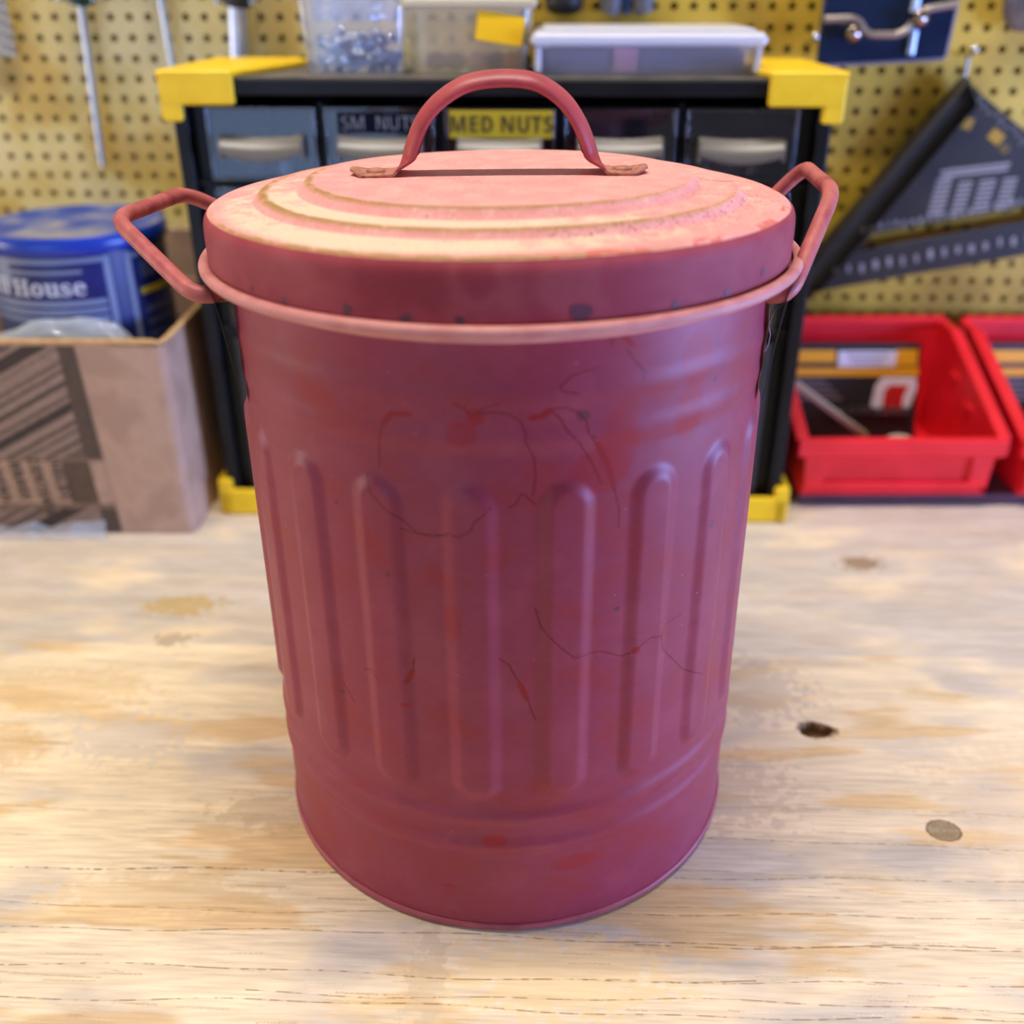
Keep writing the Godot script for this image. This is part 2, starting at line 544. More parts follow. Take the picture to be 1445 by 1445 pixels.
# worn plywood: [albedo, relief]
func table_paint() -> Array:
	var w := 2048
	var h := 1366
	var cv := Canvas.new(w, h)
	var fine := noise("", 31, 0.16, 4, 150, 1366, false)
	fine.resize(w, h, Image.INTERPOLATE_CUBIC)
	var mid := noise("", 32, 0.03, 4, 160, 1366, false)
	mid.resize(w, h, Image.INTERPOLATE_CUBIC)
	var pat := noise("", 33, 0.012, 5, 512, 683, false)
	pat.resize(w, h, Image.INTERPOLATE_CUBIC)
	var pat2 := noise("", 37, 0.02, 5, 256, 683, false)
	pat2.resize(w, h, Image.INTERPOLATE_CUBIC)
	var df := fine.get_data()
	var dm := mid.get_data()
	var dp := pat.get_data()
	var dq := pat2.get_data()
	var hm := PackedByteArray()
	hm.resize(w * h)
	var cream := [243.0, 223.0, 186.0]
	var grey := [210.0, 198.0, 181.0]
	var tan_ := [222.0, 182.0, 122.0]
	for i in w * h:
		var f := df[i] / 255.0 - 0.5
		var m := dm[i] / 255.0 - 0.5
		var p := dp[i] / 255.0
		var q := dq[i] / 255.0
		var worn := 0.12 if i < w * 700 else 0.52  # back rows pass to grey sooner, front rows stay cream and tan
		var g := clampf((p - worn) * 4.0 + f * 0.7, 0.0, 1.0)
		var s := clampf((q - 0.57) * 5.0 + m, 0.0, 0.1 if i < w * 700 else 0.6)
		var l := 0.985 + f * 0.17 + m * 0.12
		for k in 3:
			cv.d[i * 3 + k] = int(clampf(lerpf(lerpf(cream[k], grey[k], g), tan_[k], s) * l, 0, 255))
		hm[i] = int(clampf(140 + f * 60 + m * 60, 0, 255))
	var rng := RandomNumberGenerator.new()
	rng.seed = 14
	var to := func(x: float, z: float) -> Vector2:
		return Vector2((x + TABLE_X) / (2 * TABLE_X) * w, (z - TABLE_Z0) / (TABLE_Z1 - TABLE_Z0) * h)
	var hi := Image.create_from_data(w, h, false, Image.FORMAT_L8, hm)
	var nb := noise("", 34, 0.05, 4, 256, 256)
	# stains, with greyer patches beside the can foot: [x, z, rx, rz, colour, strength]
	for q in [[-0.213, -0.135, 0.026, 0.013, C(196, 166, 104), 0.75], [-0.207, -0.098, 0.013, 0.007, C(168, 150, 125), 0.6], [0.2316, -0.2009, 0.018, 0.011, C(176, 152, 124), 0.6],
			[-0.25, -0.05, 0.05, 0.02, C(226, 194, 142), 0.5], [-0.27, 0.0, 0.03, 0.018, C(222, 186, 132), 0.45], [-0.2, -0.01, 0.035, 0.02, C(214, 202, 186), 0.6], [-0.15, 0.09, 0.05, 0.012, C(226, 196, 148), 0.5],
			[0.13, -0.06, 0.035, 0.03, C(190, 180, 168), 0.45], [0.25, 0.03, 0.05, 0.05, C(230, 206, 170), 0.5], [0.09, 0.02, 0.05, 0.03, C(198, 182, 156), 0.4], [-0.11, 0.04, 0.03, 0.012, C(196, 172, 134), 0.4],
			[0.02, 0.125, 0.05, 0.02, C(244, 212, 150), 0.5], [-0.03, 0.128, 0.008, 0.03, C(204, 186, 156), 0.4]]:
		cv.blob(to.call(q[0], q[1]), Vector2(q[2] / (2 * TABLE_X) * w, q[3] / (TABLE_Z1 - TABLE_Z0) * h), q[4], q[5], nb, 0.7)
	# dark brown blot at the hole's back, tan blot on its floor
	cv.blob(to.call(0.1601, -0.0265), Vector2(0.0108, 0.0074) * 2438.0, C(92, 66, 36), 0.95, nb, 0.25)
	cv.blob(to.call(0.1590, -0.0245), Vector2(0.0072, 0.0042) * 2438.0, C(186, 160, 122), 0.9, nb, 0.25)
	# knots
	for q in [[0.2016, 0.0429, 0.0075, 0.0062, C(140, 122, 92)], [0.2316, -0.2009, 0.010, 0.006, C(160, 134, 104)]]:
		var at: Vector2 = to.call(q[0], q[1])
		for k in 5:
			var pts := []
			for s in 25:
				var a := TAU * s / 24.0
				pts.append(at + Vector2(sin(a) * q[2], cos(a) * q[3]) * 2438.0 * (1.0 - k * 0.2))
			cv.stroke(pts, 1.6 if k == 0 else 3.0, C(120, 100, 72) if k == 0 else q[4], 0.5 if k == 0 else 0.18, rng)
	# fine splits along the grain: [z, x from, x to, radius, strength]
	var cracks := [[-0.004, -0.4, -0.04, 1.2, 0.55], [0.0225, -0.42, -0.02, 1.0, 0.4], [0.041, -0.42, -0.1, 1.2, 0.5], [0.057, -0.42, -0.06, 1.0, 0.4], [0.0765, -0.42, -0.05, 2.2, 0.9], [0.0965, -0.42, 0.0, 1.4, 0.5], [0.1075, -0.42, 0.42, 1.5, 0.65], [0.126, -0.42, 0.1, 1.6, 0.65], [0.14, -0.42, 0.42, 1.6, 0.6],
		[0.032, 0.09, 0.42, 1.2, 0.5], [0.0525, 0.09, 0.42, 1.5, 0.6], [0.0735, 0.07, 0.42, 1.5, 0.65], [0.0825, 0.13, 0.26, 1.2, 0.5], [0.0935, 0.0, 0.42, 1.4, 0.6], [0.109, 0.05, 0.42, 1.6, 0.65], [0.1255, 0.03, 0.42, 1.4, 0.6], [0.135, -0.1, 0.42, 1.5, 0.6], [-0.03, 0.1, 0.3, 0.9, 0.3], [-0.06, -0.36, -0.15, 0.9, 0.25]]
	for k in 40:
		var xx := rng.randf_range(-0.4, 0.35)
		cracks.append([rng.randf_range(-0.02, 0.17), xx, xx + rng.randf_range(0.03, 0.16), rng.randf_range(0.6, 1.1), rng.randf_range(0.25, 0.5)])
	for q in cracks:
		var x := float(q[1])
		var ph := rng.randf_range(0, 9)
		while x < q[2]:
			var z: float = q[0] + 0.0012 * sin(x * 23.0 + ph) + 0.0006 * sin(x * 71.0 + ph * 2.0)
			var at: Vector2 = to.call(x, z)
			var gap := nb.get_pixel(int(at.x) % 256, int(q[0] * 9000 + 900) % 256).r
			if gap > 0.0:
				var r: float = q[3] * clampf((gap - 0.3) * 4.0, 0.4, 1.15)
				cv.dab(at.x, at.y, r * 0.3, C(112, 82, 50), q[4] * clampf(gap * 1.5, 0.35, 1.0))
				for dy in range(-1, 2):
					var yy := clampi(int(at.y) + dy, 0, h - 1)
					var xx := clampi(int(at.x), 0, w - 1)
					hi.set_pixel(xx, yy, Color(0.36 + 0.1 * absf(dy), 0, 0))
			x += 0.0004
	for k in 2600:
		var p := Vector2(rng.randf_range(0, w), rng.randf_range(h * 0.3, h))
		cv.stroke([p, p + Vector2(rng.randf_range(6, 60), rng.randf_range(-1.5, 1.5))], rng.randf_range(0.2, 0.7), C(176, 146, 104) if k % 2 else C(250, 238, 212), 0.32, rng)
	return [cv.texture(), ImageTexture.create_from_image(hi)]

func can_radius(a: float, y: float) -> float:
	var r := 0.0
	var ks := [[0.0, 0.1043], [0.06, 0.1037], [0.1, 0.1031], [0.16, 0.1028], [0.2, 0.1026], [0.214, 0.1023], [0.229, 0.1030], [0.262, 0.1030]]
	for k in ks.size() - 1:
		if y <= ks[k + 1][0] or k == ks.size() - 2:
			r = lerpf(ks[k][1], ks[k + 1][1], clampf((y - ks[k][0]) / (ks[k + 1][0] - ks[k][0]), 0.0, 1.0))
			break
	for q in [[0.2345, 0.0056, 0.0004], [0.2195, 0.0060, 0.0005], [0.0612, 0.0052, 0.0012], [0.0465, 0.0054, 0.0012]]:
		var d: float = absf(y - q[0]) / q[1]
		if d < 1.0:
			r += q[2] * (1.0 + cos(PI * d)) * 0.5
	# upright capsule-shaped flutes, twenty round the can
	var t := fposmod(rad_to_deg(a) - 12.3 + 9.0, 18.0) - 9.0
	var dx := deg_to_rad(t) * 0.104
	var dy := maxf(0.0, absf(y - 0.1375) - 0.0575)
	var e := sqrt(dx * dx + dy * dy)
	r += 0.0018 * (1.0 - smooth(0.0046, 0.0106, e))
	return r

# ---------------------------------------------------------------- the scene
func _ready() -> void:
	# camera
	var cam := Camera3D.new()
	cam.name = "camera"
	cam.position = Vector3(0, 0.34545, 0.38776)
	cam.rotation_degrees = Vector3(-27.768, 0, 0)
	cam.fov = 54.59
	cam.near = 0.02
	var att := CameraAttributesPhysical.new()
	att.frustum_focal_length = 23.252
	att.frustum_focus_distance = 0.385
	att.frustum_near = 0.02
	att.exposure_aperture = 3.5
	cam.attributes = att
	add_child(cam)
	# sky seen only through the windows
	var sky_mat := ProceduralSkyMaterial.new()
	sky_mat.sky_top_color = C(120, 160, 215)
	sky_mat.sky_horizon_color = C(200, 215, 235)
	sky_mat.ground_bottom_color = C(90, 90, 85)
	sky_mat.ground_horizon_color = C(150, 155, 160)
	var sky := Sky.new()
	sky.sky_material = sky_mat
	var env := Environment.new()
	env.background_mode = Environment.BG_SKY
	env.sky = sky
	env.tonemap_mode = Environment.TONE_MAPPER_LINEAR
	env.tonemap_exposure = 0.92
	env.sdfgi_enabled = true
	env.ssao_enabled = true
	env.ssil_enabled = true
	var we := WorldEnvironment.new()
	we.name = "environment"
	we.environment = env
	add_child(we)
	# light: the shop tube over the bench, the side window and the glazed door behind on the left
	area_light("shop_tube_light", Vector3(-0.12, 1.72, 0.03), Vector3(-90, 0, 0), Vector2(1.15, 0.05), C(255, 245, 234), 3.15)
	area_light("side_window_light", Vector3(1.27, 0.17, 0.28), Vector3(0, 90, 0), Vector2(0.55, 0.34), C(142, 172, 255), 3.0)
	area_light("left_window_light", Vector3(-1.77, 0.26, 0.06), Vector3(0, -90, 0), Vector2(0.75, 0.5), C(255, 238, 224), 1.0)
	area_light("door_window_light", Vector3(-1.12, 0.15, 2.12), Vector3(0, 0, 0), Vector2(1.25, 1.45), C(178, 205, 255), 0.85)

	grain_normal = ImageTexture.create_from_image(bumpy(41, 0.06))
	room()
	bench()
	pegboard()
	trash_can()
	can_lid()
	cabinet()
	cabinet_top_things()
	left_box()
	red_bins()
	wall_tools()

func area_light(called: String, at: Vector3, turn: Vector3, size: Vector2, col: Color, energy: float) -> void:
	var l := AreaLight3D.new()
	l.name = called
	l.position = at
	l.rotation_degrees = turn
	l.area_size = size
	l.light_color = col
	l.light_energy = energy
	l.area_range = 12.0
	l.shadow_enabled = true
	add_child(l)

func bumpy(s: int, f: float) -> Image:
	var im := noise("", s, f, 4)
	im.convert(Image.FORMAT_RGBA8)
	im.bump_map_to_normal_map(2.0)
	return im

func room() -> void:
	var wall := tri(mat(Color.WHITE, 0.85), mottle(51, 0.01, [C(160, 154, 144), C(182, 176, 166)]), 0.7)
	var conc := tri(mat(Color.WHITE, 0.8), mottle(52, 0.015, [C(112, 108, 102), C(142, 138, 130)]), 0.6)
	var white := mat(C(196, 192, 184), 0.6)
	var mb := MB.new()
	mb.box(Vector3(-0.2, -0.95, 0.8), Vector3(3.4, 0.1, 3.2), 0.002)
	struct("floor", mb, conc)
	mb = MB.new()
	mb.box(Vector3(-0.2, 2.2, 0.8), Vector3(3.4, 0.1, 3.2), 0.002)
	struct("ceiling", mb, wall)
	mb = MB.new()
	mb.box(Vector3(-0.2, 0.625, -0.62), Vector3(3.4, 3.05, 0.1), 0.002)
	struct("wall_back", mb, wall)
	# left wall round its window (z -0.35..0.47, y 0.0..0.52)
	mb = MB.new()
	mb.box(Vector3(-1.85, -0.45, 0.8), Vector3(0.1, 0.9, 3.0), 0.002)
	mb.box(Vector3(-1.85, 1.335, 0.8), Vector3(0.1, 1.63, 3.0), 0.002)
	mb.box(Vector3(-1.85, 0.26, -0.525), Vector3(0.1, 0.52, 0.35), 0.002)
	mb.box(Vector3(-1.85, 0.26, 1.385), Vector3(0.1, 0.52, 1.83), 0.002)
	struct("wall_left", mb, wall)
	# right wall round its window (z -0.2..0.75, y 0.0..0.36)
	mb = MB.new()
	mb.box(Vector3(1.35, -0.45, 0.8), Vector3(0.1, 0.9, 3.0), 0.002)
	mb.box(Vector3(1.35, 1.255, 0.8), Vector3(0.1, 1.79, 3.0), 0.002)
	mb.box(Vector3(1.35, 0.18, -0.4375), Vector3(0.1, 0.36, 0.475), 0.002)
	mb.box(Vector3(1.35, 0.18, 1.525), Vector3(0.1, 0.36, 1.55), 0.002)
	struct("wall_right", mb, wall)
	# front wall (behind the camera) round the glazed door (x -1.8..-0.45, y -0.6..0.9)
	mb = MB.new()
	mb.box(Vector3(0.45, 0.625, 2.25), Vector3(1.8, 3.05, 0.1), 0.002)
	mb.box(Vector3(-1.125, 1.525, 2.25), Vector3(1.35, 1.25, 0.1), 0.002)
	mb.box(Vector3(-1.125, -0.75, 2.25), Vector3(1.35, 0.3, 0.1), 0.002)
	struct("wall_front", mb, wall)
	var sky_glow := mat(C(170, 200, 240), 0.3)
	sky_glow.emission_enabled = true
	sky_glow.emission = C(170, 205, 255)
	sky_glow.emission_energy_multiplier = 0.8
	var win := Node3D.new()
	win.name = "window_1"
	win.position = Vector3(1.33, 0.18, 0.275)
	win.set_meta("kind", "structure")
	add_child(win)
	boxpart("pane", Vector3.ZERO, Vector3(0.01, 0.35, 0.94), 0.001, sky_glow, win)
	for s in [-1, 1]:
		boxpart("window_frame", Vector3(-0.02, 0, s * 0.455), Vector3(0.05, 0.36, 0.04), 0.003, white, win)
		boxpart("window_rail", Vector3(-0.02, s * 0.165, 0), Vector3(0.05, 0.04, 0.87), 0.003, white, win)
	var day_glow := mat(C(235, 228, 218), 0.3)
	day_glow.emission_enabled = true
	day_glow.emission = C(255, 240, 226)
	day_glow.emission_energy_multiplier = 0.8
	var win2 := Node3D.new()
	win2.name = "window_2"
	win2.position = Vector3(-1.83, 0.26, 0.06)
	win2.set_meta("kind", "structure")
	add_child(win2)
	boxpart("pane", Vector3.ZERO, Vector3(0.01, 0.51, 0.81), 0.001, day_glow, win2)
	for s in [-1, 1]:
		boxpart("window_frame", Vector3(0.02, 0, s * 0.39), Vector3(0.05, 0.52, 0.04), 0.003, white, win2)
		boxpart("window_rail", Vector3(0.02, s * 0.24, 0), Vector3(0.05, 0.04, 0.74), 0.003, white, win2)
	var door := Node3D.new()
	door.name = "door_1"
	door.position = Vector3(-1.125, 0.15, 2.22)
	door.set_meta("kind", "structure")
	add_child(door)
	boxpart("pane", Vector3.ZERO, Vector3(1.34, 1.49, 0.01), 0.001, sky_glow, door)
	for s in [-1, 1]:
		boxpart("door_stile", Vector3(s * 0.655, 0, -0.02), Vector3(0.04, 1.5, 0.05), 0.003, white, door)
		boxpart("door_rail", Vector3(0, s * 0.73, -0.02), Vector3(1.27, 0.04, 0.05), 0.003, white, door)
	# the shop light over the bench
	var lamp := thing("shop_light", "white shop light with a long glowing tube hung over the workbench above the pink can", "lamp", Vector3(-0.12, 1.75, 0.03))
	boxpart("housing", Vector3(0, 0.035, 0), Vector3(1.24, 0.05, 0.1), 0.006, white, lamp)
	var tube_mat := mat(C(255, 245, 230), 0.4)
	tube_mat.emission_enabled = true
	tube_mat.emission = C(255, 240, 220)
	tube_mat.emission_energy_multiplier = 1.0
	mb = MB.new()
	mb.tube([Vector3(-0.58, 0, 0), Vector3(0.58, 0, 0)], 0.013, 16)
	part("tube", mb, tube_mat, lamp)
	for s in [-1, 1]:
		mb = MB.new()
		mb.tube([Vector3(s * 0.5, 0.055, 0), Vector3(s * 0.5, 0.35, 0)], 0.002, 8)
		part("hanging_wire", mb, mat(C(120, 120, 118), 0.4, 1.0), lamp)

func bench() -> void:
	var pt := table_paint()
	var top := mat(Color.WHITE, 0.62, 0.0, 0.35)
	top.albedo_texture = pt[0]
	top.heightmap_enabled = true
	top.heightmap_texture = pt[1]
	top.heightmap_scale = 0.05
	var o := thing("workbench", "worn pale plywood workbench top with a dark knot hole and fine splits along the grain", "workbench", Vector3(0, 0, 0))
	var mb := MB.new()
	var holes := [[0.1601, -0.0215, 0.0092, 0.0066, 0.0065]]
	# board surface, fine where it is seen close
	var xs := []
	for i in 281:
		xs.append(fine(i / 280.0, -0.42, 0.42, 0.160, 0.012))
	var zs := []
	for j in 188:
		zs.append(fine(j / 187.0, -0.38, 0.18, -0.0215, 0.009))
	var cy := cos(0.03)
	var sy := sin(0.03)
	mb.grid(280, 187, func(i: int, j: int):
		var x: float = xs[i]
		var z: float = zs[j]
		var y := 0.0
		for q in holes:
			var e := Vector2((x - q[0] + 0.15 * (z - q[1])) / q[2], (z - q[1]) / q[3]).length()
			y -= q[4] * (1.0 - smooth(0.74, 0.98, e)) * (0.7 + 0.3 * smooth(-0.6, 0.6, (q[1] - z) / q[3]))
		return [Vector3(x, y, z), Vector2((x * cy + z * sy + TABLE_X) / (2 * TABLE_X), (z * cy - x * sy - TABLE_Z0) / (TABLE_Z1 - TABLE_Z0))], false, true)
	part("board_surface", mb, top, o)
	mb = MB.new()
	for q in [[-0.71, 0.0, 0.58, 0.98], [0.71, 0.0, 0.58, 0.98], [0.0, 0.335, 0.84, 0.31], [0.0, -0.435, 0.84, 0.11]]:
		mb.box(Vector3(q[0], -0.011, q[1]), Vector3(q[2], 0.022, q[3]), 0.0)
	mb.box(Vector3(0, -0.032, 0), Vector3(2.0, 0.02, 0.98), 0.001)
	var plain := tri(mat(Color.WHITE, 0.65), mottle(53, 0.012, [C(206, 182, 140), C(222, 198, 154), C(200, 186, 168)]), 2.0)
	part("board", mb, plain, o)
	for x in [-0.9, 0.9]:
		for z in [-0.42, 0.42]:
			boxpart("leg", Vector3(x, -0.47, z), Vector3(0.08, 0.86, 0.08), 0.003, plain, o)

# spreads points from a to b with a third of them within r of c
func fine(t: float, a: float, b: float, c: float, r: float) -> float:
	var n := (c - r - a) / (b - a - 2.0 * r) * 0.667
	if t < n:
		return lerpf(a, c - r, t / n)
	if t < n + 0.333:
		return lerpf(c - r, c + r, (t - n) / 0.333)
	return lerpf(c + r, b, (t - n - 0.333) / (0.667 - n))

const PEG := 0.0145
const WALL_YAW := 0.0408
# a point on the pegboard: u along it, height, distance in front of it
func on_wall(u: float, y: float, d := 0.0) -> Vector3:
	return Vector3(u * cos(WALL_YAW) - d * sin(WALL_YAW), y, -0.445 + u * sin(WALL_YAW) + d * cos(WALL_YAW))

# the place on a plane d in front of the pegboard that stands at world x and y
func wall_at(x: float, y: float, d: float) -> Vector3:
	return on_wall((x + d * sin(WALL_YAW)) / cos(WALL_YAW), y, d)

func pegboard() -> void:
	var left := mat(Color.WHITE, 0.38, 0.0, 0.5)
	tri(left, mottle(61, 0.012, [C(206, 174, 84), C(224, 204, 128), C(230, 214, 152), C(232, 218, 162)]), 2.2)  # paler than the right sheet: window reflection and brighter light painted in
	var right := mat(Color.WHITE, 0.42, 0.0, 0.5)
	tri(right, mottle(62, 0.012, [C(176, 140, 36), C(204, 168, 52), C(214, 178, 64)]), 2.4)
	var back := mat(C(150, 120, 78), 0.9)
	# [first hole u, first hole y, columns, rows, left edge, right edge]
	for s in 2:
		var u0 := -0.3791 + PEG * 26 if s == 0 else 0.2657 - PEG * 17
		var y0 := 0.3269 - PEG * 22 if s == 0 else 0.2767 - PEG * 18
		var cols := 46 if s == 0 else 44
		var rows := 31
		var mb := MB.new()
		var h := PEG * 0.5
		for c in cols:
			for r in rows:
				var cx := u0 + PEG * (-c if s == 0 else c)
				var cy := y0 + PEG * r
				var fr := []
				var ins := []
				var ins2 := []
				var bk := []
				for k in 16:
					var a := TAU * k / 16.0
					var d := Vector2(cos(a), sin(a))
					var m := maxf(absf(d.x), absf(d.y))
					var out := d / m * h
					fr.append(mb.vert(on_wall(cx + out.x, cy + out.y, 0.0), Vector3(0, 0, 1)))
					ins.append(mb.vert(on_wall(cx + d.x * 0.0029, cy + d.y * 0.0029, 0.0), Vector3(0, 0, 1)))
					ins2.append(mb.vert(on_wall(cx + d.x * 0.0029, cy + d.y * 0.0029, 0.0), Vector3(-d.x, -d.y, 0)))
					bk.append(mb.vert(on_wall(cx + d.x * 0.0029, cy + d.y * 0.0029, -0.004), Vector3(-d.x, -d.y, 0)))
				for k in 16:
					var l := (k + 1) % 16
					mb.quad(fr[k], fr[l], ins[l], ins[k])
					mb.quad(ins2[k], ins2[l], bk[l], bk[k])
		var sheet := thing("pegboard_sheet", ["yellow pegboard sheet, pale window sheen painted in, behind the box and hanging screwdrivers", "golden yellow pegboard sheet behind the red bins and black triangle"][s], "pegboard")
		part("perforated_face", mb, left if s == 0 else right, sheet)
		mb = MB.new()
		mb.xf = Transform3D(Basis(Vector3.UP, -WALL_YAW), Vector3(0, 0, -0.445))
		var ua := u0 - h if s == 1 else u0 - PEG * (cols - 1) - h
		var ub := u0 + PEG * (cols - 1) + h if s == 1 else u0 + h
		mb.box(Vector3((ua + ub) * 0.5, y0 - h + rows * h, -0.03), Vector3(ub - ua + (0.006 if s == 0 else 0.0), PEG * rows, 0.006), 0.0)
		part("backing", mb, back, sheet)
		# batten behind the sheet's edge, that the sheet is nailed to
		mb = MB.new()
		mb.xf = Transform3D(Basis(Vector3.UP, -WALL_YAW), Vector3(0, 0, -0.445))
		mb.box(Vector3(ub + 0.003 if s == 0 else ua - 0.001, y0 - h + rows * h, -0.0155), Vector3(0.006, PEG * rows, 0.023), 0.0)
		part("batten", mb, back, sheet)

func trash_can() -> void:
	var paint := mat(Color.WHITE, 0.47, 0.0, 0.45)
	paint.albedo_texture = can_paint()
	var o := thing("trash_can", "faded pink ribbed metal trash can standing on the plywood workbench", "trash can", Vector3(-0.0025, 0.0006, 0))
	o.rotation.z = 0.006
	var mb := MB.new()
	var nv := 190
	mb.grid(900, nv, func(i: int, j: int):
		var a := TAU * i / 900.0 - PI
		var y := 0.0025 + 0.2555 * j / nv
		var r := can_radius(a, y)
		return [Vector3(r * sin(a), y, r * cos(a)), Vector2(float(i) / 900.0, 1.0 - y / CAN_TOP)], true)
	part("body", mb, paint, o)
	# rolled rim with its flange, and the hem round the foot
	var rim_paint := tri(mat(Color.WHITE, 0.55), mottle(71, 0.03, [C(186, 108, 104), C(204, 132, 124), C(210, 142, 132), C(198, 122, 116)]), 5.0, 0.1)
	mb = MB.new()
	var prof := [Vector2(0.1028, 0.2507), Vector2(0.1034, 0.2529), Vector2(0.1050, 0.2547), Vector2(0.1085, 0.2554)]
	for k in 15:
		var a := deg_to_rad(-110 + 250.0 * k / 14.0)
		prof.append(Vector2(0.111 + 0.0022 * cos(a), 0.2573 + 0.0021 * sin(a)))
	mb.lathe(Vector3.ZERO, prof, 240)
	part("rim", mb, rim_paint, o)
	mb = MB.new()
	prof = []
	for k in 13:
		var a := deg_to_rad(-130 + 270.0 * k / 12.0)
		prof.append(Vector2(0.1044 + 0.0011 * cos(a), 0.0017 + 0.0016 * sin(a)))
	mb.lathe(Vector3.ZERO, prof, 240)
	var hem := tri(mat(Color.WHITE, 0.5), mottle(72, 0.03, [C(150, 62, 72), C(172, 84, 92)]), 9.0)
	part("bottom_hem", mb, hem, o)
	mb = MB.new()
	mb.lathe(Vector3.ZERO, [Vector2(0.0, 0.003), Vector2(0.05, 0.0031), Vector2(0.1043, 0.0034)], 96, true)
	part("base", mb, hem, o)
	# bail handles and their ears
	var wire := tri(mat(Color.WHITE, 0.5), mottle(73, 0.02, [C(150, 60, 62), C(178, 84, 84), C(192, 104, 98), C(184, 96, 86)]), 12.0, 0.1)
	var dark := mat(C(16, 13, 14), 0.8, 0.0, 0.2)  # shade under the rim is painted into the ears' near-black
	for s in [-1, 1]:
		var p: Array
		if s < 0:
			p = [Vector3(-0.0985, 0.249, 0.035), Vector3(-0.1085, 0.2495, 0.0415), Vector3(-0.1475, 0.2682, 0.0), Vector3(-0.1372, 0.2682, -0.0555), Vector3(-0.1045, 0.249, -0.066), Vector3(-0.094, 0.249, -0.056)]
		else:
			p = [Vector3(0.0905, 0.248, 0.037), Vector3(0.1015, 0.2488, 0.0435), Vector3(0.1255, 0.2765, 0.0), Vector3(0.1305, 0.2765, -0.0605), Vector3(0.106, 0.249, -0.066), Vector3(0.097, 0.249, -0.056)]
		mb = MB.new()
		mb.tube(rounded(p, 0.0095, 8), 0.0031, 16)
		part("bail_handle", mb, wire, o)
		# ears: bent plates that run from under the rim down to the side
		for e in 2:
			var za := 0.034 if e == 0 else -0.055
			mb = MB.new()
			mb.grid(6, 12, func(i: int, j: int):
				var t := float(j) / 12.0
				var w := lerpf(0.012, 0.005, t)
				var z := za + (float(i) / 6.0 - 0.5) * 2.0 * w
				var y := 0.2535 - 0.046 * t
				var r := lerpf(0.1114, 0.1048, pow(t, 0.75))
				return [Vector3(s * r * cos(asin(clampf(z / r, -1, 1))), y, z), Vector2(i / 6.0, t)], false, s > 0)
			part("handle_ear", mb, dark, o)
	# cobweb threads at the right handle
	mb = MB.new()
	mb.tube([Vector3(0.103, 0.248, 0.043), Vector3(0.1005, 0.24, 0.03), Vector3(0.1055, 0.226, 0.006)], 0.00012, 5)
	mb.tube([Vector3(0.0975, 0.249, 0.04), Vector3(0.1015, 0.236, 0.02), Vector3(0.1055, 0.226, 0.006), Vector3(0.1048, 0.205, 0.004)], 0.0001, 5)
	mb.tube([Vector3(0.1055, 0.226, 0.006), Vector3(0.1065, 0.223, 0.006), Vector3(0.1062, 0.219, 0.006), Vector3(0.1052, 0.216, 0.006)], 0.0003, 5)
	var web := part("cobweb", mb, mat(C(150, 138, 134), 0.6), o)
	web.set_meta("kind", "stuff")

